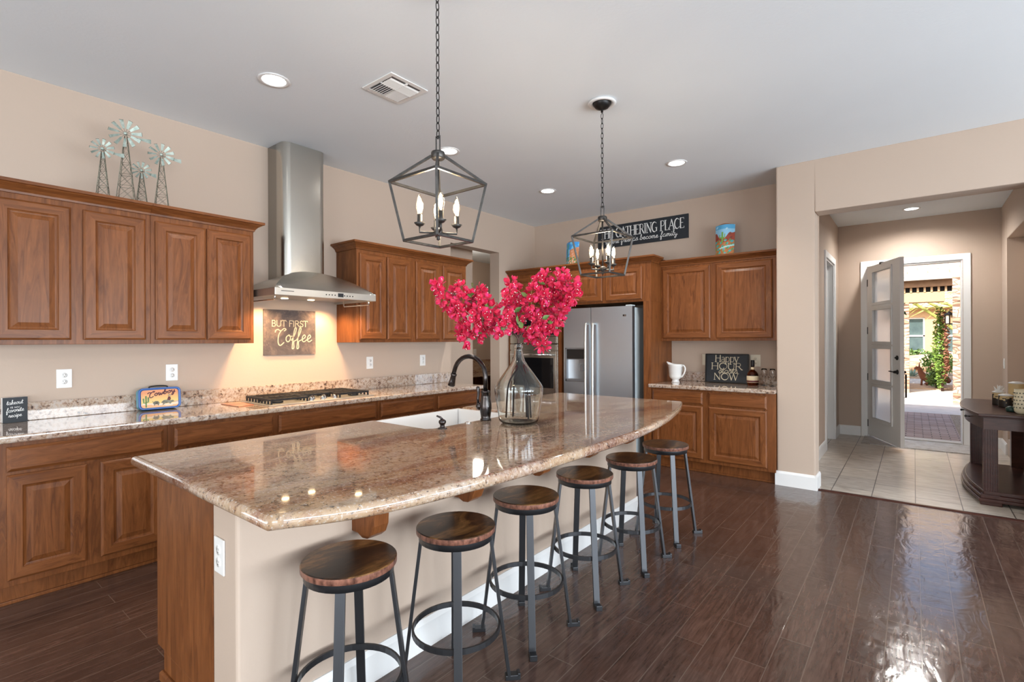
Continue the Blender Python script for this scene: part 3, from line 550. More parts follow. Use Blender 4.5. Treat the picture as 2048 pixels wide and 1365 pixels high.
# worktops
def slab_edge(b, x0, x1, y0, y1, z0, z1): b.box(x0, x1, y0, y1, z0, z1)
b = MB(); b.box(WL+.001, -3.675, .30, 4.115, .874, .914); o = T(obj('countertop', b, 'granite_pale', None, .012, 3), 'granite countertop along the hood wall carrying the cooktop', 'countertop')
b = MB(); b.box(WL+.001, WL+.021, .30, 4.235, .9145, 1.027); T(obj('backsplash', b, 'granite_pale', None, .003), 'low granite backsplash strip behind the cooktop', 'backsplash')
b = MB(); b.prism([(-2.31, 5.31), (-1.037, 5.31), (-1.037, BK-.002), (-2.283, BK-.002), (-2.283, 5.337), (-2.31, 5.337)], lambda u, v, k: (u, v, .874+.04*k)); T(obj('countertop', b, 'granite_cross', None, .012, 3), 'short granite countertop under the Happy Hour sign', 'countertop')
b = MB(); b.box(-2.283, -1.037, BK-.021, BK-.001, .9145, 1.022); T(obj('backsplash', b, 'granite_cross', None, .003), 'low granite backsplash strip behind the white pitcher', 'backsplash')
# ------------------------------------------------------------------ island
IX0, IXW, IXF, IY0, IY1 = -2.52, -1.945, -1.75, .73, 3.80
t = thing('kitchen_island', 'kitchen island with tan painted front and brown wood end panel', 'kitchen island')
b = MB(); b.box(IX0, IXW, IY0, 1.86, .115, .866); b.box(IX0, IXW, 2.70, IY1, .115, .866); b.box(-2.08, IXW, 1.86, 2.70, .115, .866); b.box(IX0, IXW, 1.86, 2.70, .115, .62); b.box(IX0+.075, IXW, IY0+.001, IY1, 0, .115)
obj('cabinet_body', b, CW, t, .003)
b = MB(); b.box(IXW, IXF, IY0, IY1, 0, .866); obj('painted_wall', b, 'wall_paint', t, .018, 4)
b = MB()
for (x0, y0, x1, y1, nx, ny) in ((IXF, IY0-.016, IXF, IY1+.016, 1, 0), (IX0+.075, IY0, IXW-.01, IY0, 0, -1), (IXW, IY1, IXF+.016, IY1, 0, 1)):
    hh = .035 if nx == 0 and ny == -1 else .137
    b.prism([(0, 0), (.016, 0), (.016, hh*.84), (.011, hh*.93), (.006, hh), (0, hh)], lambda u, v, k, A=(x0, y0), B=(x1, y1), n=(nx, ny): ((A, B)[k][0]+n[0]*u, (A, B)[k][1]+n[1]*u, v), 1 if hh < .1 else 0)
obj('baseboard', b, ['white_trim', 'cabinet_wood'], t)
for i, yc in enumerate((1.20, 1.76, 2.34, 2.90, 3.45)):
    pr = [(0, .866), (.30, .866), (.30, .835), (.285, .815), (.24, .80), (.205, .775), (.19, .735), (.185, .69), (.165, .655), (.13, .635), (.09, .632), (.05, .645), (0, .645)]
    b = MB(); b.prism(pr, lambda u, v, k: (IXF+u*.78, yc-.035+.07*k, v)); obj('corbel', b, CW, t, .004)
# granite slab with a curved front and a notch for the sink
front = spline([(-1.40, .66, 0), (-1.27, .92, 0), (-1.20, 1.3, 0), (-1.163, 1.7, 0), (-1.148, 2.15, 0), (-1.15, 2.5, 0), (-1.18, 2.85, 0), (-1.245, 3.25, 0), (-1.345, 3.68, 0), (-1.43, 3.945, 0)], 6)
SX, SY0, SY1 = -2.085, 1.885, 2.665
out = [(-2.60, .66), ]+[(p.x, p.y) for p in front]+[(-2.60, 3.945), (-2.60, SY1), (SX-.03, SY1), (SX, SY1-.03), (SX, SY0+.03), (SX-.03, SY0), (-2.60, SY0)]
b = MB(); b.prism(out, lambda u, v, k: (u, v, .868+.046*k))
def island_top():
    me = bpy.data.meshes.new('island_top'); bm = bmesh.new()
    top = [bm.verts.new((x, y, .914)) for x, y in out]; f = bm.faces.new(top); r = bmesh.ops.extrude_face_region(bm, geom=[f]); 
    vs = [g for g in r['geom'] if isinstance(g, bmesh.types.BMVert)]; bmesh.ops.translate(bm, verts=vs, vec=(0, 0, -.046))
    bmesh.ops.recalc_face_normals(bm, faces=bm.faces)
    ed = [e for e in bm.edges if len(e.link_faces) == 2 and any(abs(fc.normal.z) > .9 for fc in e.link_faces) and not all(abs(fc.normal.z) > .9 for fc in e.link_faces)]
    bmesh.ops.bevel(bm, geom=ed, offset=.019, segments=4, profile=.5, affect='EDGES', clamp_overlap=True)
    bmesh.ops.triangulate(bm, faces=[f for f in bm.faces if len(f.verts) > 6]); bm.to_mesh(me); bm.free(); me.materials.append(M['granite'])
    for p in me.polygons: p.use_smooth = abs(p.normal.z) < .98
    o = bpy.data.objects.new('island_top', me); COL.objects.link(o); return o
T(island_top(), 'large curved granite top on the kitchen island', 'countertop')
# farmhouse sink
t = thing('sink', 'white farmhouse sink set into the island', 'sink', (0, 0, 0)); b = MB()
x0, x1, y0, y1, z0, z1, wt = -2.63, SX-.012, SY0+.012, SY1-.012, .66, .902, .022
b.box(x0, x0+wt, y0, y1, z0, z1); b.box(x1-wt, x1, y0, y1, z0, z1); b.box(x0+wt, x1-wt, y0, y0+wt, z0, z1); b.box(x0+wt, x1-wt, y1-wt, y1, z0, z1); b.box(x0+wt, x1-wt, y0+wt, y1-wt, z0, z0+.02); obj('basin', b, 'porcelain', t, .006)
b = MB(); b.lathe([(.045, 0), (.04, .004), (0, .003)], 20, ((x0+x1)/2, (y0+y1)/2, z0+.02)); obj('drain', b, 'chrome', t)
# faucet
t = thing('faucet', 'dark bronze gooseneck kitchen faucet behind the sink', 'faucet', (-2.04, 2.295, .914))
b = MB(); b.lathe([(.034, 0), (.034, .008), (.029, .014), (.031, .03), (.037, .07), (.036, .10), (.028, .14), (.025, .165), (.029, .168), (.029, .178), (.022, .182)], 20, c0=True, c1=True); obj('faucet_body', b, 'bronze', t)
arc = [(0, 0, .17), (0, 0, .26)]+[(-.135+.135*math.cos(a), 0, .262+.125*math.sin(a)) for a in [math.radians(x) for x in range(8, 166, 12)]]
arc.append((-.277, 0, .262)); b = MB(); b.tube(arc, .0145, 12); obj('spout', b, 'bronze', t)
b = MB(); b.lathe([(.0145, .0), (.02, .004), (.02, .012), (.017, .02), (.02, .05), (.024, .078), (.02, .085), (0, .085)], 16).xf(Matrix.Translation((-.270, 0, .275)) @ Matrix.Rotation(math.radians(198), 4, 'Y')); obj('spray_head', b, 'bronze', t)
b = MB(); b.ball((-.036, -.018, .085), .022, 12, 0, (1, 1, 1.15)); b.tube([(-.042, -.02, .10), (-.046, -.02, .13), (-.04, -.02, .165), (-.045, -.02, .195), (-.042, -.02, .205)], [.009, .008, .009, .011, .008], 8); obj('lever', b, 'bronze', t)
t = thing('soap_dispenser', 'small dark bronze soap pump on the island left of the faucet', 'soap dispenser', (-2.035, 1.93, .914))
b = MB(); b.lathe([(.027, 0), (.025, .005), (.014, .008), (.012, .02), (.015, .024), (.021, .034), (.02, .044), (.01, .052), (0, .054)], 18, c0=True); obj('pump_body', b, 'bronze', t)
b = MB(); b.tube([(0, 0, .05), (-.006, -.008, .062), (-.02, -.024, .072)], [.007, .006, .005], 8); obj('nozzle', b, 'bronze', t)
b = MB(); b.lathe([(.02, 0), (.019, .005), (.012, .007), (0, .006)], 18, (-2.05, 2.15, .914), c0=True); T(obj('air_switch', b, 'chrome'), 'small round metal button on the island beside the faucet', 'button')

# ------------------------------------------------------------------ range hood
HY = 2.263
t = thing('range_hood', 'stainless steel curved range hood with tall chimney', 'range hood', (WL, HY, 0), PI/2)   # local x=+Y, -y=+X
b = MB(); wdt, dp, r = .19, .275, .06
def rr(d): return [(-wdt, 0), (-wdt, -d+r)]+[(-wdt+r-r*math.cos(a), -d+r-r*math.sin(a)) for a in [PI/2*i/6 for i in range(1, 7)]]+[(wdt-r+r*math.sin(a), -d+r-r*math.cos(a)) for a in [PI/2*i/6 for i in range(0, 7)]]+[(wdt, 0)]
b.loft([[(x, y, 2.38) for x, y in rr(dp)], [(x, y, HC-.001) for x, y in rr(dp)]], 0, True, True); obj('chimney_upper', b, 'stainless', t)
b = MB(); b.loft([[(x*1.006, y*1.006, 1.86) for x, y in rr(dp)], [(x*1.006, y*1.006, 2.40) for x, y in rr(dp)]], 0, True, True); obj('chimney_lower', b, 'stainless', t)
HW, HD = .447, .635
b = MB(); n = 28; sv = [-1+2*i/n for i in range(n+1)]
kk = lambda s: max(0, 1-abs(s)**2.1)
lip = [(HW*s, -HD, 1.803) for s in sv]; arcc = [(HW*s, -HD+.26*kk(s), 1.803+.178*kk(s)**.9) for s in sv]
rearc = [(HW*s, 0, 1.803+.20*max(0, 1-abs(s))**.85) for s in sv]
b.loft([lip, [tuple(.5*(Vector(p)+Vector(q))+Vector((0, -.012, 0))) for p, q in zip(lip, arcc)], arcc], 0, True, False); obj('canopy_front', b, 'stainless', t)
b = MB(); b.loft([arcc, [tuple(.5*(Vector(p)+Vector(q))) for p, q in zip(arcc, rearc)], rearc], 0, True, False); obj('canopy_top', b, 'stainless', t)
b = MB(); b.box(-HW, HW, -HD, -HD+.012, 1.748, 1.803); b.box(-HW, -HW+.01, -HD+.012, 0, 1.748, 1.803); b.box(HW-.01, HW, -HD+.012, 0, 1.748, 1.803); b.box(-HW+.01, HW-.01, -HD+.012, 0, 1.768, 1.776); cb = obj('control_band', b, 'bright_steel', t, .002)
for i in range(9):
    if i == 4: continue
    b = MB(); xx = .035+.026*i+(.03 if i > 4 else -.005)
    b.lathe([(.005, 0), (.005, .003), (0, .003)], 8).xf(Matrix.Translation((xx-.06, -HD, 1.775)) @ Matrix.Rotation(PI/2, 4, 'X')); obj('button', b, 'black_hardware', cb)
b = MB(); b.box(.075, .125, -HD-.002, -HD, 1.762, 1.793); obj('display', b, 'lcd', cb)
b = MB(); b.box(-.40, -.30, -HD-.0015, -HD, 1.778, 1.783); obj('badge', b, 'lantern_metal', cb)
for sx in (-.34, -.12, .12, .34):
    b = MB(); b.lathe([(.03, 0), (.026, -.004), (0, -.004)], 16, (sx, -.52 if abs(sx) > .2 else -.14, 1.767)); obj('hood_lamp', b, 'hood_glow', t)
for sx in (-1, 1):
    b = MB(); x = sx*(HW-.03); b.tube([(x, -HD+.06, 1.768), (x, -HD+.06, 1.728), (x, -HD+.07, 1.718), (x, -.2, 1.718), (x, -.19, 1.728), (x, -.19, 1.768)], .006, 8); obj('utensil_rail', b, 'chrome', t)
for sx in (-.34, .34):
    o = light('hood_light', 'SPOT', (sx, -.50, 1.755), 26, (1, .66, .34), spot_size=2.4, spot_blend=.8, shadow_soft_size=.03); o.parent = t
    o = light('hood_light', 'SPOT', (sx*.8, -.14, 1.755), 24, (1, .62, .30), spot_size=2.3, spot_blend=.9, shadow_soft_size=.03); o.parent = t
# gas cooktop
t = thing('cooktop', 'stainless gas cooktop with black grates set in the counter', 'cooktop', (0, 0, 0)); CX0, CX1, CY0, CY1 = -4.235, -3.745, 1.80, 2.73
b = MB(); b.box(CX0, CX1, CY0, CY1, .9145, .922); obj('cooktop_tray', b, 'bright_steel', t, .003)
def grate(y0, y1, x0, x1):
    b = MB(); z0, z1 = .9225, .962
    for (xa, xb, ya, yb) in ((x0, x1, y0, y0+.014), (x0, x1, y1-.014, y1), (x0, x0+.014, y0, y1), (x1-.014, x1, y0, y1)): b.box(xa, xb, ya, yb, z1-.016, z1)
    n = 7
    for i in range(1, n): yy = y0+(y1-y0)*i/n; b.box(x0, x1, yy-.005, yy+.005, z1-.014, z1)
    b.box((x0+x1)/2-.006, (x0+x1)/2+.006, y0, y1, z1-.014, z1)
    for i in range(9): xx = x0+(x1-x0-.012)*i/8; b.box(xx, xx+.012, y0, y0+.012, z0, z1-.01); b.box(xx, xx+.012, y1-.012, y1, z0, z1-.01)
    obj('grate', b, 'black_iron', t, .003)
grate(CY0+.03, CY0+.33, CX0+.03, CX1-.04); grate(CY0+.34, CY0+.60, CX0+.03, CX0+.31); grate(CY0+.61, CY1-.03, CX0+.03, CX1-.04)
for (x, y) in ((CX0+.14, CY0+.12), (CX0+.36, CY0+.12), (CX0+.17, CY0+.47), (CX0+.14, CY1-.13), (CX0+.36, CY1-.13)):
    b = MB(); b.lathe([(.045, 0), (.045, .012), (.036, .016), (.036, .022), (0, .024)], 18, (x, y, .9222), c0=True); obj('burner', b, 'black_iron', t)
for i, (x, y) in enumerate(((CX1-.05, CY0+.36), (CX1-.11, CY0+.405), (CX1-.05, CY0+.46), (CX1-.11, CY0+.51), (CX1-.05, CY0+.57))):
    b = MB(); b.lathe([(.021, 0), (.021, .006), (.017, .009), (.016, .026), (.013, .03), (0, .03)], 16, (x, y, .9222), c0=True); b.box(x-.018, x+.018, y-.004, y+.004, .948, .957); obj('knob', b, 'chrome', t)
# ------------------------------------------------------------------ ovens and refrigerator
t = thing('wall_oven', 'stainless wall oven with black glass door, behind the vase', 'oven', (-4.272, BK-.62, 0)); W = .757
b = MB(); b.box(0, W, -.012, .5, .694, 1.352); obj('oven_body', b, 'stainless', t, .002)
b = MB(); b.box(.004, W-.004, -.040, -.0125, .70, 1.265); dv = obj('oven_door', b, 'stainless', t, .004); b = MB(); b.box(.05, W-.05, -.0425, -.0402, .79, 1.175); obj('oven_window', b, 'black_glass', dv)
b = MB(); b.tube([(.05, -.085, 1.215), (W-.05, -.085, 1.215)], .013, 12); b.tube([(.07, -.085, 1.215), (.07, -.04, 1.215)], .01, 8); b.tube([(W-.07, -.085, 1.215), (W-.07, -.04, 1.215)], .01, 8); obj('oven_handle', b, 'chrome', dv)
b = MB(); b.box(.004, W-.004, -.035, -.0125, 1.275, 1.348); obj('control_panel', b, 'stainless', t, .003)
t = thing('microwave', 'built-in stainless microwave with black door above the wall oven', 'microwave', (-4.272, BK-.62, 0))
b = MB(); b.box(0, W, -.012, .45, 1.358, 1.745); obj('microwave_body', b, 'stainless', t, .002)
b = MB(); b.box(.006, W-.006, -.04, -.0125, 1.455, 1.735); dv = obj('microwave_door', b, 'stainless', t, .004); b = MB(); b.box(.045, W-.03, -.0425, -.0402, 1.47, 1.705); obj('microwave_window', b, 'black_glass', dv)
b = MB(); b.box(.006, W-.006, -.034, -.0125, 1.362, 1.448); obj('vent_panel', b, 'stainless', t, .003)
FX0, FX1, FYF = -3.376, -2.466, 5.25
t = thing('refrigerator', 'stainless side-by-side refrigerator with ice dispenser', 'refrigerator', (0, 0, 0))
b = MB(); b.box(FX0+.01, FX1-.005, FYF+.075, 5.90, .05, 1.772); b.box(FX0+.03, FX1-.03, FYF+.09, 5.88, 0.0, .05); obj('fridge_body', b, 'fridge_side', t, .006)
XS = -2.992
for (xa, xb) in ((FX0, XS-.003), (XS+.003, FX1)):
    b = MB()
    if xb < -2.9:
        b.box(xa, xb, FYF, FYF+.065, .06, .905); b.box(xa, xb, FYF, FYF+.065, 1.302, 1.785); b.box(xa, xa+.03, FYF, FYF+.065, .905, 1.302); b.box(xb-.075, xb, FYF, FYF+.065, .905, 1.302); b.box(xa+.03, xb-.075, FYF+.055, FYF+.065, .905, 1.302)
    else: b.box(xa, xb, FYF, FYF+.065, .06, 1.785)
    dv = obj('fridge_door', b, 'stainless_fridge', t)
    hx = xb-.045 if xb < -2.9 else xa+.045
    hb = MB(); hb.tube(spline([(hx, FYF-.02, 1.60), (hx, FYF-.05, 1.54), (hx, FYF-.058, 1.1), (hx, FYF-.055, .62), (hx, FYF-.02, .50)], 6), .0135, 10); hb.tube([(hx, FYF, 1.59), (hx, FYF-.03, 1.59)], .012, 8); hb.tube([(hx, FYF, .51), (hx, FYF-.03, .51)], .012, 8); obj('door_handle', hb, 'bright_steel', dv)
    if xb < -2.9:
        p = MB(); a, c = xa+.028, xb-.073
        p.box(a, a+.018, FYF-.008, FYF+.05, .90, 1.305); p.box(c-.012, c, FYF-.008, FYF+.05, .90, 1.305); p.box(a, c, FYF-.008, FYF+.05, 1.29, 1.305); p.box(a, c, FYF-.008, FYF+.05, .90, .93); p.box(a, c, FYF-.004, FYF+.05, 1.165, 1.175)
        obj('dispenser_frame', p, 'dispenser_grey', dv, .002)
        p = MB(); p.box(a+.018, c-.012, FYF-.004, FYF+.04, 1.175, 1.29); obj('dispenser_panel', p, 'black_glass', dv)
        p = MB(); n = 10; p.loft([[(a+.018+(c-a-.03)*i/n, FYF+.052-.02*(1-math.sin(PI*i/n)), z) for i in range(n+1)] for z in (.93, 1.165)], 0, True, False); obj('dispenser_recess', p, 'stainless_fridge', dv)
        p = MB(); p.box(c-.075, c-.035, FYF+.0, FYF+.03, 1.03, 1.10); p.box(c-.09, c-.02, FYF+.0, FYF+.035, 1.12, 1.165); obj('dispenser_paddle', p, 'dispenser_grey', dv)
    else:
        p = MB(); p.box(xb-.115, xb-.07, FYF-.002, FYF, 1.668, 1.69); obj('badge', p, 'chrome', dv); 
        p = MB(); p.box(xb-.113, xb-.098, FYF-.003, FYF-.002, 1.671, 1.687); obj('badge_mark', p, 'black_hardware', dv)
b = MB(); b.box(FX1-.09, FX1-.02, FYF+.02, FYF+.12, 1.786, 1.80); obj('hinge_cover', b, 'fridge_side', t, .003)

# ------------------------------------------------------------------ bar stools
def make_stool():
    t = thing('bar_stool', '', 'stool', (0, 0, 0))
    b = MB(); b.lathe([(0, .65), (.157, .65), (.160, .647)], 48, m=0, sm=False); b.lathe([(.160, .647), (.160, .628), (.157, .625), (0, .625)], 48, m=1, sm=True); obj('seat', b, ['seat_wood', 'seat_edge'], t)
    b = MB(); b.lathe([(.150, .6245), (.150, .598), (.138, .598), (.138, .6245), (.150, .6245)], 40, sm=True); b.box(-.145, .145, -.02, .02, .596, .602); b.box(-.02, .02, -.145, .145, .596, .602); obj('seat_ring', b, 'black_steel', t)
    for i in range(4):
        a = PI/4+PI/2*i; c, s = math.cos(a), math.sin(a); g = MB(); g.bar((.140*c, .140*s, .605), (.215*c, .215*s, .016), .032, .014, 0, (c, s, 0)); obj('leg', g, 'black_steel', t, .002)
        g = MB(); g.bar((.200*c, .200*s, .010), (.262*c, .262*s, .010), .032, .02, 0); g.bar((.25*c, .25*s, .020), (.262*c, .262*s, .020), .032, .012); obj('foot', g, 'black_steel', t, .002)
    rz = .235; R = .140+.075*(.605-rz)/.589-.008
    b = MB(); b.loft([[((R-dr_)*math.cos(2*PI*i/40), (R-dr_)*math.sin(2*PI*i/40), rz+dz) for i in range(40)] for dr_, dz in ((0, .011), (.008, .011), (.008, -.011), (0, -.011), (0, .011))], 0, False); obj('foot_ring', b, 'black_steel', t)
    return t
stools = [(-1.53, 1.01, 'wooden round bar stool nearest the camera, at the near end of the island'), (-1.462, 1.46, 'wooden round bar stool second from the camera along the island'), (-1.478, 1.955, 'wooden round bar stool third from the camera along the island'),
          (-1.462, 2.485, 'wooden round bar stool fourth from the camera along the island'), (-1.413, 2.985, 'wooden round bar stool second from the far end of the island'), (-1.405, 3.53, 'wooden round bar stool at the far end of the island, before the base cabinet')]
st0 = make_stool()
for i, (x, y, lb) in enumerate(stools):
    o = st0 if i == 0 else copy_tree(st0)
    o.location = (x, y, 0); o.rotation_euler = (0, 0, (0, .03, -.02, .03, 0, -.08)[i]); T(o, lb, 'stool', 'bar stools along the island')

# ------------------------------------------------------------------ pendants, ceiling lights, vent
def make_pendant():
    t = thing('pendant_light', '', 'pendant light')
    b = MB(); b.lathe([(.093, HC-.002), (.098, HC-.008), (.092, HC-.016), (.072, HC-.014), (.066, HC-.008)], 32); obj('ceiling_ring', b, 'white_trim', t)
    b = MB(); b.lathe([(.063, HC-.003), (.06, HC-.02), (.045, HC-.038), (.02, HC-.05), (.008, HC-.054), (.008, HC-.07), (0, HC-.07)], 28); obj('canopy', b, 'black_hardware', t)
    b = MB(); z = HC-.075; i = 0
    while z > 2.335:
        L = .042; pts = []
        for q in range(12):
            a = 2*PI*q/12; u = .0085*math.cos(a); v = L/2*math.sin(a); pts.append((u, 0, z-L/2+v) if i % 2 == 0 else (0, u, z-L/2+v))
        b.tube(pts, .0022, 5, closed=True); z -= L-.0075; i += 1
    obj('chain', b, 'black_hardware', t)
    b = MB(); b.bar((-.012, 0, 2.335), (-.012, 0, 2.26), .006, .006); b.bar((.012, 0, 2.335), (.012, 0, 2.26), .006, .006); b.bar((-.012, 0, 2.333), (.012, 0, 2.333), .006, .006); b.lathe([(0, 2.262), (.03, 2.262), (.032, 2.255), (.032, 2.235), (.026, 2.228), (0, 2.228)], 20); obj('hub', b, 'lantern_metal', t)
    b = MB(); A, B, zt, zb, q = .155, .110, 2.12, 1.855, .011
    cs = [(1, 1), (-1, 1), (-1, -1), (1, -1)]
    for i, (x, y) in enumerate(cs):
        x2, y2 = cs[(i+1) % 4]
        b.bar((.022*x, .022*y, 2.243), (A*x, A*y, zt), q, q); b.bar((A*x, A*y, zt+.004), (B*x, B*y, zb), q, q)
        b.bar((A*x, A*y, zt), (A*x2, A*y2, zt), q, q); b.bar((B*x, B*y, zb), (B*x2, B*y2, zb), q, q)
    obj('cage', b, 'lantern_metal', t)
    b = MB(); b.tube([(0, 0, 2.23), (0, 0, 1.90)], .006, 8); b.lathe([(.0, 1.915), (.018, 1.913), (.02, 1.90), (.02, 1.885), (.01, 1.88), (.007, 1.87), (.009, 1.862), (0, 1.856)], 16); obj('center_stem', b, 'lantern_metal', t)
    for i in range(4):
        a = PI/2*i+math.radians(54); c, s = math.cos(a), math.sin(a); r = .084
        b = MB(); b.tube([(.015*c, .015*s, 1.892), (r*c, r*s, 1.892), (r*c, r*s, 1.925)], .0055, 6); b.lathe([(.005, 1.917), (.016, 1.922), (.026, 1.933), (.024, 1.934), (0, 1.930)], 16, (r*c, r*s, 0)); ar = obj('lamp_arm', b, 'lantern_metal', t)
        b = MB(); b.lathe([(.0115, 1.931), (.0115, 1.972), (0, 1.972)], 12, (r*c, r*s, 0)); obj('candle_sleeve', b, 'lantern_metal', ar)
        b = MB(); b.lathe([(.0105, 1.972), (.013, 1.985), (.0175, 2.005), (.0165, 2.025), (.010, 2.048), (.004, 2.062), (0, 2.066)], 14, (r*c, r*s, 0)); bu = obj('bulb', b, 'bulb_glass', ar)
        b = MB(); b.lathe([(0, 1.990), (.008, 1.993), (.010, 2.015), (.007, 2.04), (0, 2.052)], 10, (r*c, r*s, 0)); obj('filament', b, 'filament', ar)
    o = light('pendant_glow', 'POINT', (0, 0, 2.02), 5.5, (1, .86, .68), shadow_soft_size=.05); o.parent = t
    return t
p0 = make_pendant(); p0.location = (-1.697, 3.144, 0); T(p0, 'black lantern pendant over the far end of the island, before the wall sign', 'pendant light', 'lantern pendants over the island')
p1 = copy_tree(p0); p1.location = (-1.697, 1.59, 0); T(p1, 'black lantern pendant over the near end of the island, before the range hood', 'pendant light', 'lantern pendants over the island')
def can(x, y, lb, e=38, z=HC, sp=2.3):
    t = thing('recessed_light', lb, 'ceiling light', (x, y, 0), 0, 'recessed ceiling lights'); b = MB(); b.lathe([(.095, z-.001), (.093, z-.006), (.075, z-.006), (.068, z-.001)], 32); obj('trim_ring', b, 'white_trim', t)
    b = MB(); b.lathe([(.07, z-.003), (0, z-.003)], 28); obj('lamp', b, 'can_glow', t)
    o = light('can_light', 'SPOT', (0, 0, z-.01), e, (1, .93, .84), spot_size=sp, spot_blend=.7, shadow_soft_size=.06); o.parent = t
    if sp > 2.5: o.data.color = (1, .97, .93)
can(-3.17, 1.56, 'round recessed ceiling light nearest the camera, left of the vent'); can(-3.172, 3.10, 'round recessed ceiling light seen right of the near pendant hub', 45); can(-3.172, 4.62, 'round recessed ceiling light in the far corner by the oven cabinet', 75)
can(-1.735, 4.66, 'round recessed ceiling light right of the far pendant, near the wall sign', 70); can(-.02, 8.2, 'round recessed ceiling light above the front door entry', 125, sp=2.85)
t = thing('ceiling_vent', 'square white air vent in the ceiling', 'air vent', (-2.66, 2.113, 0)); b = MB(); q = .150
b.box(-q, q, -q, -q+.03, HC-.008, HC-.001); b.box(-q, q, q-.03, q, HC-.008, HC-.001); b.box(-q, -q+.03, -q+.03, q-.03, HC-.008, HC-.001); b.box(q-.03, q, -q+.03, q-.03, HC-.008, HC-.001); obj('vent_frame', b, 'white_plastic', t, .002)
b = MB(); b.box(-q+.03, q-.03, -q+.03, q-.03, HC-.002, HC-.0005); obj('vent_backing', b, 'dispenser_grey', t)
b = MB()
for i in range(6):
    y = .010+.018*i; b.bar((-q+.035, y, HC-.012), (.005, y, HC-.012), .015, .002, 0, (0, .6, 1)); b.bar((-q+.035, -y-.004, HC-.012), (.005, -y-.004, HC-.012), .015, .002, 0, (0, -.6, 1))
    x = .016+.016*i; b.bar((x, -q+.035, HC-.012), (x, q-.035, HC-.012), .014, .002, 0, (-.6, 0, 1))
b.box(.004, .010, -q+.03, q-.03, HC-.014, HC-.003); b.box(-q+.03, q-.03, -.004, .004, HC-.014, HC-.003); obj('louver', b, 'white_plastic', t)

# ------------------------------------------------------------------ vase and bougainvillea
VX, VY = -1.815, 2.335
prof = [(.0, .004), (.085, .002), (.105, .006), (.117, .02), (.122, .05), (.132, .12), (.141, .18), (.1435, .205), (.141, .222), (.130, .243), (.108, .275), (.082, .312), (.056, .348), (.038, .378), (.028, .41), (.0235, .44), (.022, .455), (.0255, .458), (.026, .468), (.0235, .472), (.0255, .476), (.0255, .484)]
prof = [(r*1.0, z*.965) for r, z in prof]; inner = [(max(0, r-.0032), z+(.006 if r < .11 and z < .02 else 0)) for r, z in prof]
b = MB(); b.lathe(prof+[(inner[-1][0], prof[-1][1]+.001)]+inner[::-1][1:], 64); T(obj('glass_vase', b, 'vase_glass', loc=(VX, VY, .9146)), 'large clear glass demijohn vase on the island holding pink flowers', 'vase')
def px2w(px, py, D):
    return Vector((0, 0, H0))+D*(_F+(px-1024)/FPX*_R+(CYP-py)/FPX*_U)
VD = _F.dot(Vector((VX, VY, 0)))
def bract_cluster(c, size, rng, nfl=9):
    b = MB()
    for i in range(nfl):
        d = Vector((rng.gauss(0, 1), rng.gauss(0, 1), rng.gauss(0, 1)+.15)).normalized(); o = c+d*size*rng.uniform(.45, .95); ax = (d+Vector((rng.uniform(-.5, .5), rng.uniform(-.5, .5), rng.uniform(-.6, .2)))).normalized()
        u = ax.orthogonal().normalized(); v = ax.cross(u); ph = rng.uniform(0, 2); L = rng.uniform(.022, .034)
        for k in range(3):
            a = ph+2*PI*k/3; r = u*math.cos(a)+v*math.sin(a); s = ax.cross(r); rows = []
            for j, (lw, out_, up) in enumerate(((.10, .02, 0), (.42, .30, .25), (.46, .52, .62), (.30, .60, .92), (.02, .66, 1.12))):
                jit = rng.uniform(-.07, .07)
                rows.append([o+L*(ax*(up-.10*(1-abs(q))+jit*.5)+r*(out_+.10*(1-abs(q))+jit)+s*q*lw) for q in (-1, 0, 1)])
            b.loft(rows, 0, True, False)
        if rng.random() < .75:
            for k in range(rng.choice((1, 2))):
                b.ball(tuple(o+ax*L*rng.uniform(.7, 1.25)+u*L*rng.uniform(-.25, .25)+v*L*rng.uniform(-.25, .25)), .0027, 6, 1)
    return b
def leaf_mesh(p, d, L, rng):
    d = d.normalized(); s = d.orthogonal().normalized(); s = Matrix.Rotation(rng.uniform(0, 6), 3, d) @ s; nrm = d.cross(s); b = MB(); rows = []
    for t_, w_ in ((0, .03), (.2, .24), (.45, .33), (.7, .22), (1, .01)): rows.append([p+d*L*t_+s*L*w_*q+nrm*L*(.10*abs(q)-.15*t_*t_) for q in (-1, 0, 1)])
    b.loft(rows, 0, True, False); return b
CL = {'left': [(876, 574), (884, 594), (897, 607), (906, 588), (911, 617), (922, 601), (924, 576), (936, 607), (915, 640 - 16), (957, 585 - 2), (950, 596), (968, 600), (962, 617), (940, 596)],
      'low': [(953, 624), (966, 640), (984, 633), (999, 643), (973, 655), (990, 662), (947, 650), (926, 650), (923, 666), (934, 679), (951, 674), (1001, 621), (983, 612 + 5), (1010, 657), (962, 662), (1012, 634)],
      'middle': [(1027, 603), (1041, 613), (1050, 590), (1060, 606), (1046, 630), (1061, 625), (1025, 568), (1020, 583), (1076, 612), (1033, 640), (1014, 612), (1031, 622), (1074, 640), (1039, 655)],
      'right': [(1082, 560), (1094, 552), (1100, 573), (1110, 590), (1120, 603), (1112, 560), (1124, 548), (1130, 568), (1141, 581), (1151, 573), (1137, 600), (1146, 592), (1121, 620), (1111, 632), (1101, 610), (1091, 630), (1070, 580), (1085, 592), (1096, 597), (1128, 588)],
      'droop': [(1080, 645), (1096, 650), (1107, 655), (1116, 641), (1066, 668), (1077, 678), (1084, 691), (1071, 688 - 18), (1093, 664 - 6), (1060, 672)]}
LEAFP = {'left': [(948, 590), (946, 575), (951, 602)], 'low': [(975, 610), (986, 606), (964, 668), (1002, 660)], 'middle': [(1043, 585), (1030, 625), (1036, 632), (1052, 655)], 'right': [(1078, 597), (1068, 645), (1100, 640), (1090, 570)], 'droop': [(1046, 657), (1062, 652), (1085, 640)]}
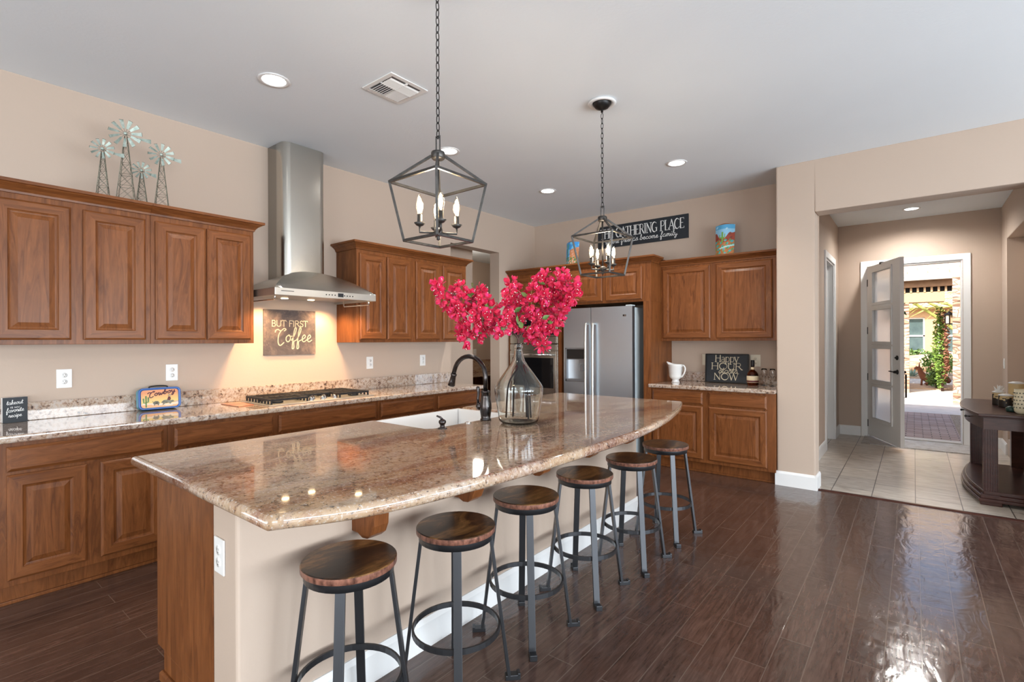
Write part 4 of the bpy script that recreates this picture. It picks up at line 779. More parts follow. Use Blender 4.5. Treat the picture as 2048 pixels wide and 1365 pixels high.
LBL = {'left': 'pink bougainvillea branch reaching farthest left out of the vase', 'low': 'pink bougainvillea branch hanging low to the left of the vase neck', 'middle': 'pink bougainvillea branch rising in the middle of the bouquet', 'right': 'pink bougainvillea branch reaching up right in front of the oven cabinet', 'droop': 'pink bougainvillea branch drooping right of the vase neck before the oven'}
BASE = {'left': (-.065, -.04, .03), 'low': (-.06, .02, .03), 'middle': (.02, .05, .03), 'right': (.055, .045, .03), 'droop': (.07, .0, .03)}
for bi, key in enumerate(CL):
    rng = random.Random(31+bi); neck = Vector((VX+.006*math.cos(bi*1.3), VY+.006*math.sin(bi*1.3), .9146+.455)); t = thing('bougainvillea_branch', LBL[key], 'flower branch', (0, 0, 0), 0, 'flower branches in the vase')
    pts = [px2w(px, py, VD+rng.uniform(-.10, .10)) for px, py in CL[key]]
    far = max(pts, key=lambda p: (p-neck).length); low = Vector((VX, VY, .9146))+Vector(BASE[key]); midp = neck+(far-neck)*.35+Vector((0, 0, .07))
    b = MB(); stem = spline([low, low+(neck-low)*.45+Vector(BASE[key])*.25, neck-Vector((0, 0, .11)), neck, neck+Vector((0, 0, .05))+(far-neck)*.06, midp, far], 7)
    b.tube(stem, [.0055-.003*i/len(stem) for i in range(len(stem))], 7)
    for p in pts:
        j = min(stem[len(stem)*4//7:], key=lambda q: (q-p).length); b.tube(spline([j, (j+p)/2+Vector((0, 0, .012)), p], 4), .0016, 5)
    obj('stem', b, 'stem_bark', t)
    for p in pts: obj('blossom_cluster', bract_cluster(p, .031, rng, 10), ['bract', 'white_paint'], t)
    for px, py in LEAFP[key]:
        p = px2w(px, py, VD-.03+rng.uniform(-.06, .03)); obj('leaf', leaf_mesh(p, Vector((rng.uniform(-1, 1), rng.uniform(-1, 1), rng.uniform(-.9, .5))), .05, rng), 'leaf_green', t)

# ------------------------------------------------------------------ outlets
def outlet(lb, x, y, z, rotz, mat='white_plastic', wd=.078, ht=.122, kind='wall_outlet', grp='outlets on the hood wall'):
    t = thing(kind, lb, 'wall outlet' if kind == 'wall_outlet' else 'switch', (x, y, z), rotz, grp); b = MB(); b.box(-wd/2, wd/2, -.007, -.0005, -ht/2, ht/2); obj('cover_plate', b, mat, t, .003)
    if kind == 'wall_outlet':
        for s in (-1, 1):
            b = MB(); b.lathe([(.0165, 0), (.0165, .002), (0, .002)], 16).xf(Matrix.Translation((0, -.007, s*.021)) @ Matrix.Rotation(PI/2, 4, 'X')); so = obj('socket', b, mat, t)
            b = MB()
            for xx in (-.006, .006): b.box(xx-.001, xx+.001, -.0095, -.0088, s*.021-.001, s*.021+.007)
            b.box(-.002, .002, -.0095, -.0088, s*.021-.010, s*.021-.006); obj('slot', b, 'black_hardware', so)
    else:
        b = MB(); b.box(-.016, .016, -.011, -.007, -.033, .033); obj('rocker', b, mat, t, .002)
    return t
outlet('white wall outlet above the takeout sign, leftmost on the hood wall', WL, .742, 1.164, PI/2); outlet('white wall outlet right above the cowboy lunch box', WL, 1.35, 1.172, PI/2)
outlet('white wall outlet right of the cooktop, near the hood', WL, 3.096, 1.18, PI/2); outlet('white wall outlet nearest the doorway, left of the faucet', WL, 3.80, 1.182, PI/2)
outlet('white wall outlet on the tan end of the island', -1.875, IY0, .66, 0, grp=None); outlet('ivory wall outlet behind the amber liquor bottle', -1.355, BK, 1.168, 0, 'ivory_plastic', .105, .13, grp=None)
outlet('ivory switch plate half hidden behind the Happy Hour sign', -1.885, BK, 1.168, 0, 'ivory_plastic', .08, .13, 'wall_switch', None); outlet('white switch plate on the entry wall over the console', .87, 8.62, 1.09, -PI/2, 'white_plastic', .08, .125, 'wall_switch', None)
outlet('small white outlet above the desk in the dark room', -7.16, 7.72, 1.16, PI/2, 'white_plastic', .09, .13, 'wall_outlet', None)

# ------------------------------------------------------------------ signs
def board(name, label, loc, rotz, w, h, th, mat, tilt=0, frame=None):
    """local: x right, z up, face at -y; origin at bottom centre"""
    t = thing(name, label, 'sign', loc, rotz); t.rotation_euler = (tilt, 0, rotz); b = MB(); b.box(-w/2, w/2, -th, 0, 0, h); obj('board', b, mat, t, .0015)
    if frame:
        fw, ft, fm = frame; b = MB(); b.box(-w/2-fw, w/2+fw, -th-ft, .0, -fw, 0); b.box(-w/2-fw, w/2+fw, -th-ft, 0, h, h+fw); b.box(-w/2-fw, -w/2, -th-ft, 0, 0, h); b.box(w/2, w/2+fw, -th-ft, 0, 0, h); obj('frame', b, fm, t, .0015)
    return t, (lambda u, v, k: (u, -th-.0002-.0009*k, v))
# But first coffee
t, fn = board('wall_sign', 'distressed square coffee sign under the range hood', (WL, 2.262, 1.281), PI/2, .474, .395, .012, 'distressed_board')
b = MB(); caps(b, 'BUT FIRST', -.17, .250, .33, .052, .0065, .0065, fn, 0, False); cursive(b, 'Coffee', -.115, .115, .31, .062, .0085, fn, 0); obj('lettering', b, 'cream_paint', t)
# The gathering place
t, fn = board('wall_sign', 'long black wall sign reading the gathering place', (-2.675, BK-.001, 2.607), 0, 1.20, .285, .018, 'board_black')
b = MB(); caps(b, 'THE GATHERING PLACE', -.565, .125, 1.12, .120, .0125, .0055, fn); cursive(b, 'where friends become family', -.49, .050, .96, .032, .0058, fn); obj('lettering', b, 'white_paint', t)
# Happy hour
t, fn = board('counter_sign', 'black framed Happy Hour sign standing on the short counter', (-1.635, 5.872, .928), 0, .435, .300, .008, 'board_black', math.radians(-6), (.012, .010, 'black_hardware'))
b = MB(); caps(b, 'Happy', -.125, .222, .25, .082, .009, .0045, fn); caps(b, 'HOUR', -.165, .138, .33, .072, .009, .0045, fn); cursive(b, 'starts', -.085, .098, .20, .032, .0062, fn); caps(b, 'NOW', -.135, .022, .26, .072, .009, .0045, fn); obj('lettering', b, 'cream_paint', t)
# takeout
t = thing('counter_sign', 'small black takeout sign standing on the counter at the left edge', 'sign', (-4.262, .506, .915), PI/2+.05); b = MB(); b.box(-.055, .055, 0, .04, 0, .152); obj('block', b, 'white_paint', t, .001)
b = MB(); b.box(-.055, .055, -.002, -.0001, 0, .152); obj('face', b, 'board_black', t); fn = lambda u, v, k: (u, -.0022-.0008*k, v); b = MB()
cursive(b, 'takeout', -.038, .108, .072, .013, .0019, fn, slope=.08); caps(b, 'IS MY', -.022, .087, .042, .009, .0014, .0014, fn, 0, False); cursive(b, 'favorite', -.040, .062, .078, .013, .0019, fn, slope=.08); cursive(b, 'recipe', -.030, .032, .058, .012, .0019, fn, slope=.08); obj('lettering', b, 'white_paint', t)

# ------------------------------------------------------------------ lunch box
t = thing('lunch_box', 'blue tin lunch box with cowboy picture on the counter', 'lunch box', (-4.274, 1.245, .9148), PI/2-.06); t.rotation_euler = (math.radians(-6), 0, PI/2-.06)
def rrect(w, h, r, n=6):
    o = []
    for cx, cz, a0 in ((w/2-r, h-r, 0), (-w/2+r, h-r, 90), (-w/2+r, r, 180), (w/2-r, r, 270)):
        o += [(cx+r*math.cos(math.radians(a0+90*i/n)), cz+r*math.sin(math.radians(a0+90*i/n))) for i in range(n+1)]
    return o
LWd, LH = .250, .150
b = MB(); b.prism(rrect(LWd, LH, .03), lambda u, v, k: (u, -.072*k, v)); obj('tin_body', b, 'lunch_teal', t)
b = MB(); o_, i_ = rrect(LWd+.004, LH+.002, .03), rrect(LWd-.024, LH-.024, .022); i_ = [(u, v+.012) for u, v in i_]
b.loft([[(u, -.066, v) for u, v in o_], [(u, -.080, v) for u, v in o_], [(u*.985, -.082, (v-LH/2)*.985+LH/2) for u, v in o_], [(u, -.078, v) for u, v in i_], [(u, -.072, v) for u, v in i_]], 0, True); obj('rim', b, 'lunch_blue', t)
def cowpaint(u, v):
    s = (.62, .20, .05) if v > .62 else None; a = (.75, .52, .13); c = (.66, .22, .06); k = max(0, min(1, (v-.35)/.5)); col = tuple(a[i]*(1-k)+c[i]*k for i in range(3))
    if v < .22+.04*math.sin(u*7): col = (.72, .58, .44)
    if v < .12+.05*math.sin(u*5+1): col = (.74, .36, .14)
    if abs(v-.24-.03*math.sin(u*9)) < .02 and u > .55: col = (.45, .25, .30)
    return col
picture('picture', lambda u, v: ((u-.5)*(LWd-.026), -.0735, .013+v*(LH-.026)), cowpaint, 40, 26, t)
fn = lambda u, v, k: (u, -.0738-.0008*k, v); b = MB(); cursive(b, 'Cowboy', -.062, .090, .155, .017, .0062, fn, 2, slope=.16)
for pts_ in ([(-.083, .02), (-.083, .095)], [(-.083, .048), (-.096, .05), (-.098, .078)], [(-.083, .052), (-.07, .055), (-.069, .085)]): ribbon(b, pts_, .009, fn, 0)
# running steer and rider as small silhouettes
blob(b, [(-.045, .045), (-.03, .058), (-.012, .056), (-.004, .046), (-.006, .034), (-.012, .022), (-.016, .034), (-.03, .034), (-.034, .020), (-.038, .034)], fn, 1); ribbon(b, [(-.046, .058), (-.04, .050), (-.03, .054)], .003, fn, 1)
blob(b, [(.005, .045), (.02, .06), (.04, .062), (.06, .055), (.08, .058), (.086, .046), (.07, .042), (.062, .030), (.05, .04), (.03, .036), (.012, .022), (.018, .038)], fn, 1); blob(b, [(.042, .06), (.05, .085), (.062, .083), (.066, .066), (.06, .056)], fn, 2); blob(b, [(.046, .088), (.07, .092), (.062, .098), (.052, .098)], fn, 1)
obj('artwork', b, ['leaf_green', 'tin_rust', 'maroon'], t)
b = MB(); b.tube(spline([(-.055, -.036, LH), (-.05, -.036, LH+.012), (0, -.036, LH+.016), (.05, -.036, LH+.012), (.055, -.036, LH)], 5), .005, 7); obj('handle', b, 'black_hardware', t)
# trivet
b = MB(); q = [(-4.187, 1.637), (-3.905, 1.648), (-3.93, 1.770), (-4.215, 1.785)]; b.prism(q, lambda u, v, k: (u, v, .9147+.006*k)); T(obj('cutting_board', b, 'trivet_red', None, .001), 'thin reddish cutting board lying flat beside the cooktop', 'cutting board')

# ------------------------------------------------------------------ metal windmills
def windmill(lb, y, hub_z, r, bw, tail, nb=11, rot=0., x=-3.985):
    z0 = 2.3205; t = thing('windmill', lb, 'ornament', (x, y, z0), PI/2-.38, 'tin windmills on the wall cabinet'); Hh = hub_z-z0; b = MB(); q = bw/2; tz = Hh-.012; tq = .006
    cs = [(1, 1), (-1, 1), (-1, -1), (1, -1)]
    for x, yy in cs: b.tube([(x*q, yy*q, 0), (x*tq, yy*tq, tz)], .0018, 5)
    nl = 5
    for l in range(nl):
        f0, f1 = (l/nl)**.9*.9, ((l+1)/nl)**.9*.9; w0, w1 = q+(tq-q)*f0, q+(tq-q)*f1
        for i in range(4):
            (xa, ya), (xb, yb) = cs[i], cs[(i+1) % 4]; A = (xa*w0, ya*w0, tz*f0); B = (xb*w1, yb*w1, tz*f1); C = (xb*w0, yb*w0, tz*f0); Dd = (xa*w1, ya*w1, tz*f1)
            b.tube([A, B], .0010, 4); b.tube([C, Dd], .0010, 4); b.tube([A, C], .0012, 4)
    obj('tower', b, 'tin_rust', t)
    b = MB(); b.lathe([(0, .012), (.007, .012), (.010, .006), (.010, 0), (0, -.002)], 14).xf(Matrix.Translation((0, -.016, Hh)) @ Matrix.Rotation(PI/2, 4, 'X')); b.tube([(0, -.02, Hh), (0, .02, Hh)], .003, 6); obj('hub', b, 'tin_verdigris', t)
    for i in range(nb):
        a = rot+2*PI*i/nb; c, s = math.cos(a), math.sin(a); b = MB(); ra, rb = r*.36, r; wa, wb = r*.07, r*.125
        P = lambda rr_, ww, d: (c*rr_-s*ww, -.02+d, Hh+s*rr_+c*ww)
        vs = [P(ra, -wa, .002), P(rb, -wb, .004), P(rb, wb, -.004), P(ra, wa, -.002)]; vs += [(x, y_+.0012, z) for x, y_, z in vs]
        b.add(vs, [(0, 1, 2, 3), (7, 6, 5, 4), (0, 4, 5, 1), (1, 5, 6, 2), (2, 6, 7, 3), (3, 7, 4, 0)]); b.tube([(c*.008, -.018, Hh+s*.008), (c*ra, -.02, Hh+s*ra)], .0010, 4, 1); b.tube([vs[1], vs[2]], .0012, 4, 1); obj('blade', b, ['tin_verdigris', 'tin_rust'], t)
    b = MB(); b.tube([(0, 0, Hh), (tail*.5, .02, Hh-.008)], .0016, 5, 1); b.prism([(tail*.45, -.005), (tail*1.05, -.022), (tail*1.05, .006), (tail*.45, .004)], lambda u, v, k: (u, .02+.0012*k, Hh-.008+v)); obj('tail_vane', b, ['tin_verdigris', 'tin_rust'], t)
windmill('leftmost tin windmill, on the wall cabinet under the tallest one\'s left side', .873, 2.612, .062, .060, .100, rot=.25); windmill('tallest tin windmill standing on the wall cabinet', .992, 2.745, .088, .090, .125, rot=.1)
windmill('smallest tin windmill, just right of the tallest one', 1.092, 2.545, .056, .060, .075, rot=.2, x=-4.04); windmill('rightmost tin windmill on the wall cabinet', 1.190, 2.665, .074, .075, .105, rot=.3)

# ------------------------------------------------------------------ painted clay tiles above the back cabinets
def claytile(lb, x, y, z, w, h, paintf, rz):
    t = thing('painted_tile', lb, 'ornament', (x, y, z), rz); t.rotation_euler = (math.radians(-6), 0, rz); b = MB(); n = 16; dep = .045
    f = lambda u, v, o=0: ((u-.5)*w*(1-.08*(1-v)), -math.sin(PI*u)*dep-o, v*h+(.02*(math.sin(PI*u)-.6) if v > .99 else 0))
    outer = [[f(i/n, v, .0) for i in range(n+1)] for v in (0, 1)]; inn = [[(p[0]*.94, p[1]+.012, p[2]) for p in r] for r in outer]
    b.loft([outer[0], outer[1], inn[1], inn[0], outer[0]], 0, True, False)
    obj('clay_body', b, 'terracotta', t); picture('painting', lambda u, v: f(u, .02+.97*v, .0012), paintf, 40, 60, t)
def nz(u, v, s=0): return .5+.25*math.sin(13*u+7*v+s)+.25*math.sin(23*v-9*u+2*s)
def desert(u, v):
    m = .66+.10*math.sin(u*6+2.2)+.03*math.sin(u*19)
    col = (.10, .42, .72) if v > .85 else (.30, .62, .85)
    if v > .8 and nz(u, v) > .93: col = (.5, .75, .9)
    if v < m: col = (.36, .06, .03) if nz(u*2, v*2) > .35 else (.22, .05, .03)
    if v < .45+.04*math.sin(u*9): col = (.50, .17, .05)
    if v < .5 and nz(u*1.7, v*1.9, 1) > .68: col = (.05, .42, .45)
    if v < .52 and nz(u*2.3, v*1.5, 4) > .74: col = (.12, .30, .09)
    if abs(v-.17-.15*u) < .025 and u > .25: col = (.35, .75, .72)
    if (abs(u-.40) < .05 and .42 < v < .76) or (abs(v-.57) < .022 and .26 < u < .55) or (abs(u-.27) < .028 and .57 < v < .67) or (abs(u-.54) < .028 and .57 < v < .70): col = (.20, .42, .08)
    if v < .05: col = (.42, .17, .07)
    return col
def desert2(u, v):
    col = (.06, .35, .80) if nz(u, v, 3) > .45 else (.20, .60, .88)
    if v < .55+.25*u and u > .4: col = (.62, .25, .10) if nz(u*2, v*2) > .4 else (.70, .36, .26)
    if u < .34 and abs(u-.17) < .07 and v < .8: col = (.03, .30, .28)
    if (u-.22)**2*6+(v-.83)**2*9 < .12: col = (.06, .42, .52)
    if v < .38 and nz(u*2, v*2, 2) > .5: col = (.10, .22, .06)
    if v < .25 and nz(u*3, v*2, 5) > .66: col = (.75, .50, .42)
    return col
claytile('curved painted tile with a saguaro cactus, above the cabinet right of the wall sign', -1.605, 5.72, 2.306, .205, .345, desert, 0); claytile('curved blue painted tile left of the wall sign, behind the pendant', -3.44, 5.55, 2.341, .19, .325, desert2, 0)

# ------------------------------------------------------------------ things on the short counter
t = thing('pitcher', 'white ribbed ceramic pitcher on the short counter', 'pitcher', (-2.13, 5.66, .9146), -.25); b = MB()
pp = [(0, .002), (.045, .0), (.047, .006), (.040, .012), (.034, .03), (.040, .036), (.062, .05), (.071, .075), (.0715, .09), (.073, .092), (.0735, .11), (.0755, .112), (.0755, .13), (.077, .132), (.077, .15), (.079, .152), (.079, .17), (.081, .172), (.082, .20), (.084, .205), (.079, .205), (.076, .17), (.068, .08), (.03, .05), (0, .048)]
rings = []
for r, z in pp:
    ring = []
    for i in range(32):
        a = 2*PI*i/32; k = max(0, math.cos(a-PI))**6*max(0, (z-.13)/.075) if r > .05 else 0; ring.append((r*math.cos(a)*(1+.42*k), r*math.sin(a)*(1-.25*k), z+.028*k))
    rings.append(ring)
b.loft(rings, 0, True); obj('jug', b, 'enamel_white', t); b = MB(); b.tube(spline([(.076, 0, .185), (.105, 0, .195), (.125, 0, .165), (.118, 0, .12), (.09, 0, .075), (.068, 0, .062)], 6), .0085, 8); obj('handle', b, 'enamel_white', t)
t = thing('liquor_bottle', 'amber liquor bottle right of the Happy Hour sign', 'bottle', (-1.338, 5.765, .9146)); b = MB(); op = [(0, 0), (.05, 0), (.056, .006), (.057, .06), (.057, .10), (.052, .125), (.036, .148), (.022, .158), (.0165, .17), (.016, .205), (0, .205)]
b.lathe(op, 28); obj('bottle_body', b, 'whiskey', t); b = MB(); b.lathe([(.0575, .03), (.0585, .032), (.0585, .098), (.0575, .10)], 28); obj('bottle_label', b, 'label_cream', t)
b = MB(); b.lathe([(.0595, .035), (.0595, .052)], 28); obj('label_band', b, 'maroon', t)
b = MB(); b.lathe([(.0175, .20), (.0185, .204), (.0185, .262), (.017, .266), (0, .266)], 18); obj('cap', b, 'black_hardware', t); b = MB(); b.lathe([(.0168, .165), (.0185, .17), (.0185, .188), (.0168, .192)], 18); obj('neck_band', b, 'label_cream', t)
def wineglass(x, y, lb):
    t = thing('wine_glass', lb, 'glass', (x, y, .9146), 0, 'stemmed glasses by the bottle'); p = [(0, .001), (.033, 0), (.033, .002), (.006, .006), (.0035, .012), (.0035, .075), (.008, .085), (.024, .105), (.029, .13), (.028, .155), (.025, .178), (.0238, .178), (.027, .155), (.028, .13), (.023, .107), (.006, .088), (0, .086)]
    b = MB(); b.lathe(p, 24); obj('bowl_and_stem', b, 'clear_glass', t)
wineglass(-1.235, 5.80, 'clear stemmed glass nearest the liquor bottle'); wineglass(-1.150, 5.775, 'clear stemmed glass nearest the wall end of the short counter')

# ------------------------------------------------------------------ entry console table and what stands on it
t = thing('console_table', 'dark wood console table with fluted corner posts in the entry', 'console table', (0, 0, 0))
Ya, Yb = 5.80, 7.12; XB = .855
def bow(off, n=18): return [(.455-off-.075*math.sin(PI*i/n), Ya-off+(Yb-Ya+2*off)*i/n) for i in range(n+1)]
def slabp(off, z0, z1, b, m=0): pts = bow(off)+[(XB, Yb+off), (XB, Ya-off)]; b.prism(pts, lambda u, v, k: (u, v, z0+(z1-z0)*k), m)
b = MB(); slabp(.035, .745, .768, b); slabp(.022, .733, .745, b); obj('table_top', b, 'console_wood', t, .004)
b = MB(); slabp(.0, .635, .733, b); ap = obj('apron', b, 'console_wood', t)
for yy in (6.2, 6.72):
    k_ = math.sin(PI*(yy-Ya)/(Yb-Ya)); x = .455-.075*k_; b = MB(); b.tube([(x, yy, .69), (x-.02, yy, .69)], .005, 8); b.ball((x-.026, yy, .69), .011, 10); obj('knob', b, 'lantern_metal', ap)
b = MB(); slabp(.0, .085, .115, b); slabp(.02, .055, .085, b); slabp(.03, .03, .055, b); obj('shelf', b, 'console_wood', t, .004)
for (x, y) in ((.50, Ya+.048), (.50, Yb-.048), (.80, Ya+.048), (.80, Yb-.048)):
    b = MB(); w_ = .045; pts = []
    if x < .6:
        N_ = 6
        for (ax, ay, dx, dy) in ((-w_, -w_, 1, 0), (w_, -w_, 0, 1), (w_, w_, -1, 0), (-w_, w_, 0, -1)):
            for i in range(N_):
                for f_, dep in ((0, 0), (.18, 0), (.3, .006), (.7, .006), (.82, 0)):
                    s_ = 2*w_*(i+f_)/N_; pts.append((ax+dx*s_-dy*dep, ay+dy*s_+dx*dep))
    else: pts = [(-w_, -w_), (w_, -w_), (w_, w_), (-w_, w_)]
    b.prism(pts, lambda u, v, k: (x+u, y+v, .115+.52*k)); obj('post', b, 'console_wood', t)
for (x, y) in ((.50, Ya+.045), (.50, Yb-.045), (.79, Ya+.045), (.79, Yb-.045)):
    b = MB(); b.box(x-.068, x+.068, y-.068, y+.068, 0, .05); b.box(x-.058, x+.058, y-.058, y+.058, .05, .09); obj('foot', b, 'console_wood', t, .006)
def jar(x, y, z, r, h_, lb):
    t = thing('cowhide_canister', lb, 'canister', (x, y, z), 0, 'cowhide canisters on the console'); b = MB(); b.lathe([(0, .001), (r, 0), (r*1.02, .006), (r*1.02, h_-.004), (r, h_), (0, h_)], 24); obj('canister_body', b, 'cowhide', t)
    b = MB(); b.lathe([(r*1.04, h_), (r*1.04, h_+.008), (r*.5, h_+.018), (0, h_+.018)], 24, c0=True); obj('lid', b, 'white_trim', t); return t
jar(.625, 6.60, .7685, .045, .118, 'low cowhide canister nearest the front door, under the white tuft'); jar(.655, 6.42, .7685, .05, .105, 'low cowhide canister right of the tuft, in front of the tall one'); jar(.735, 6.50, .7685, .055, .215, 'tall cowhide canister behind the two low ones'); jar(.80, 6.30, .7685, .055, .165, 'cowhide canister at the wall beside the white lattice vase')
rg = random.Random(4); b = MB()
for i in range(26):
    d = Vector((rg.gauss(0, 1), rg.gauss(0, 1), abs(rg.gauss(0, 1)))).normalized()*.04; b.tube(spline([(.625, 6.60, .906), Vector((.625, 6.60, .906))+d*.6, Vector((.625, 6.60, .906))+d+Vector((0, 0, .015))], 3), [.006, .006, .006, .005, .004, .003, .002][:7], 5)
T(obj('feather_tuft', b, 'white_paint'), 'white fluffy tuft on top of the low cowhide canister', 'ornament')
t = thing('lattice_vase', 'cream lattice vase on the console, cut by the right edge', 'vase', (.705, 5.93, .7685)); b = MB(); b.lathe([(0, 0), (.035, 0), (.05, .02), (.056, .06), (.052, .15), (.05, .205), (.047, .205), (.049, .15), (.053, .06), (.045, .02), (0, .006)], 28); obj('vase_body', b, 'lattice_cream', t)
b = MB()
for r_ in range(5):
    for i in range(16):
        a = 2*PI*(i+.5*(r_ % 2))/16; z = .055+.03*r_; rad = .0565-.006*r_/5; b.ball((rad*math.cos(a), rad*math.sin(a), z), .006, 6)
obj('lattice_hole', b, 'tin_rust', t)
T(obj('potted_succulent', MB().lathe([(0, 0), (.03, 0), (.034, .01), (.036, .03), (.02, .045), (0, .05)], 9, (.65, 6.06, .7685)), 'dark_green'), 'small dark green dish beside the lattice vase', 'ornament')
# rug at the door
b = MB(); b.box(-.56, .62, 8.17, 8.83, .0005, .010); T(obj('door_mat', b, 'rug_weave', None, .002), 'faded woven rug lying inside the front door', 'rug')

# ------------------------------------------------------------------ outside the front door
GZ = -.03
b = MB(); b.box(-6, .52, FY+.16, 12.55, GZ-.1, GZ); struct('ground_paving', b, 'paver')
b = MB(); b.box(.52, 8, FY+.16, 12.55, GZ-.1, GZ-.012); struct('ground_gravel', b, 'gravel')
b = MB(); b.box(-8, 8, 12.55, 18.4, GZ-.1, GZ); b.box(-14, 12, 20.4, 23.2, GZ-.1, GZ); struct('ground_concrete', b, 'concrete')
b = MB(); b.box(-14, 12, 18.4, 20.4, GZ-.1, GZ+.02); b.box(-20, 20, 23.2, 48, GZ-.1, GZ+.04); struct('ground_dirt', b, 'dirt')
b = MB(); b.box(-6, -1.03, FY, FY+.16, 0, 3.2); b.box(1.2, 6, FY, FY+.16, 0, 3.2); b.box(-8, 8, FY-.1, 10.6, 3.36, 3.5); b.box(-8, 8, 4.5, FY-.1, 3.4, 3.6); struct('wall_house_front', b, 'stucco_tan')
b = MB(); b.loft([[(.66, 14.6, GZ), (1.4, 14.6, GZ), (1.4, 14.6, 2.75), (.66, 14.6, 2.75)], [(.90, 19.4, GZ), (1.6, 19.4, GZ), (1.6, 19.4, 2.75), (.90, 19.4, 2.75)]], 0, False, True, True, True); o = struct('wall_stone', b, 'stone_veneer')
# entry portico with tile roof
t = thing('entry_portico', 'tile-roofed courtyard entry beyond the front door', 'portico')
b = MB(); b.box(-4, .62, 17.0, 17.5, 2.36, 2.62); obj('stucco_beam', b, 'stucco_tan', t, .01)
b = MB(); b.box(-4, 4, 16.9, 17.5, 2.75, 2.93); obj('fascia', b, 'beam_brown', t); b = MB(); b.box(-4, 4, 17.05, 17.1, 2.62, 2.75); obj('vent_strip', b, 'dark_void', t)
b = MB()
for i in range(60): x = -4+.14*i; b.box(x, x+.045, 16.98, 17.05, 2.62, 2.75)
obj('vent_slats', b, 'stucco_tan', t)
b = MB(); b.prism([(16.72, 2.92), (16.72, 3.02), (16.80, 3.06), (16.9, 3.06), (16.9, 2.92)], lambda u, v, k: (-4+8*k, u, v)); obj('rain_gutter', b, 'gutter', t)
for i in range(18):  # upper courses added to keep sky out of the floor's reflection
    b = MB(); y0, z0 = 16.78+.30*i, 3.06+.125*i
    for j in range(19):
        x = -3.9+.42*j+(.21 if i % 2 else 0); dz = rg.uniform(0, .02); b.add([(x, y0, z0+dz), (x+.40, y0, z0+dz), (x+.40, y0+.36, z0+.15), (x, y0+.36, z0+.15), (x, y0, z0-.045+dz), (x+.40, y0, z0-.045+dz)], [(0, 1, 2, 3), (4, 5, 1, 0)])
    obj('tile_course', b, 'roof_clay', t)
b = MB(); b.box(-.95, -.10, 17.0, 17.6, GZ, 2.36); obj('stone_pier', b, 'stone_veneer', t)
# wall lantern
t = thing('wall_lantern', 'dark metal lantern on the stone wall outside', 'lantern', (.655, 15.8, 1.86)); b = MB(); b.box(.06, .10, -.06, .06, .05, .26); b.bar((.08, 0, .22), (0, 0, .22), .025, .025); b.lathe([(0, .20), (.04, .16), (.10, .12), (.10, .10), (0, .10)], 4, m=0, sm=False); b.lathe([(.075, -.12), (.075, -.10)], 4, c0=True, c1=True, sm=False)
for i in range(4): a = PI/2*i; b.bar((.07*math.cos(a), .07*math.sin(a), -.10), (.07*math.cos(a), .07*math.sin(a), .10), .016, .016)
obj('lantern_frame', b, 'black_hardware', t); b = MB(); b.lathe([(.06, -.095), (.06, .098)], 4, sm=False); obj('lantern_glass', b, 'label_cream', t)
# planting
def foliage(c, sc, n, ls, rng, flat=0.):
    b = MB()
    for i in range(n):
        d = Vector((rng.gauss(0, 1), rng.gauss(0, 1), rng.gauss(0, 1))).normalized()*rng.uniform(.35, 1)**.6; p = Vector(c)+Vector((d.x*sc[0], d.y*sc[1], d.z*sc[2])); a = Vector((rng.gauss(0, 1), rng.gauss(0, 1), rng.gauss(0, 1)-flat)).normalized(); s = a.orthogonal().normalized(); q = ls*rng.uniform(.6, 1.3)
        b.add([p, p+a*q*.5+s*q*.25, p+a*q, p+a*q*.5-s*q*.25], [(0, 1, 2, 3)])
    return b
rg = random.Random(9)
t = thing('climbing_vine', 'green and rust leafed vine climbing the stone wall outside', 'vine', (0, 0, 0)); obj('foliage', foliage((.545, 18.0, 1.15), (.13, .35, 1.12), 1100, .085, rg), 'shrub_green', t); obj('dry_foliage', foliage((.665, 17.9, 1.25), (.07, .25, 1.0), 500, .08, rg), 'vine_dry', t); b = MB(); b.tube([(.60, 18.0, GZ), (.57, 18.0, 1.0), (.56, 18.0, 2.1)], [.03, .025, .01], 6); obj('stem', b, 'stem_bark', t)
t = thing('shrub', 'round bright green shrub beyond the courtyard wall', 'shrub'); obj('foliage', foliage((.75, 25.2, .45), (.55, .5, .42), 900, .12, rg), 'shrub_green', t); obj('stem', MB().tube([(.75, 25.2, GZ), (.75, 25.2, .45)], .04, 6), 'stem_bark', t)
t = thing('shrub', 'low dark shrub at the foot of the stone wall outside', 'shrub'); obj('foliage', foliage((.50, 18.9, .28), (.22, .2, .26), 600, .09, rg), 'leaf_green', t); obj('stem', MB().tube([(.50, 18.9, GZ), (.50, 18.9, .3)], .03, 6), 'stem_bark', t)
t = thing('shrub', 'long low green hedge plants under the neighbouring house windows', 'shrub'); obj('foliage', foliage((.1, 33.0, .45), (1.0, .4, .42), 700, .18, rg), 'leaf_green', t); obj('stem', MB().tube([(.1, 33, GZ), (.1, 33, .5)], .04, 6), 'stem_bark', t)
t = thing('palo_verde_tree', 'yellow-green palo verde tree arching over the garden outside', 'tree'); b = MB()
for k_ in range(3): b.tube(spline([(2.6, 26.5, GZ), (2.2-.3*k_, 26.4, 1.4), (1.3-.9*k_, 26, 2.6+.3*k_), (-.3-1.0*k_, 25.6, 3.1+.3*k_)], 5), [.09-.004*i for i in range(16)], 6)
obj('trunk', b, 'palo_verde', t)
b = MB()
for i in range(900):
    p = Vector((rg.uniform(-4, 3.4), rg.uniform(24.5, 28), rg.uniform(2.7, 5.2))); p.z -= .10*abs(p.x-1); d = Vector((rg.uniform(-1, -.2), rg.uniform(-.3, .3), rg.uniform(-.65, .05))).normalized(); L = rg.uniform(.5, 1.1); s = Vector((0, .3, 1)).normalized()*.018; b.add([p, p+d*L*.5+s, p+d*L, p+d*L*.5-s], [(0, 1, 2, 3)])
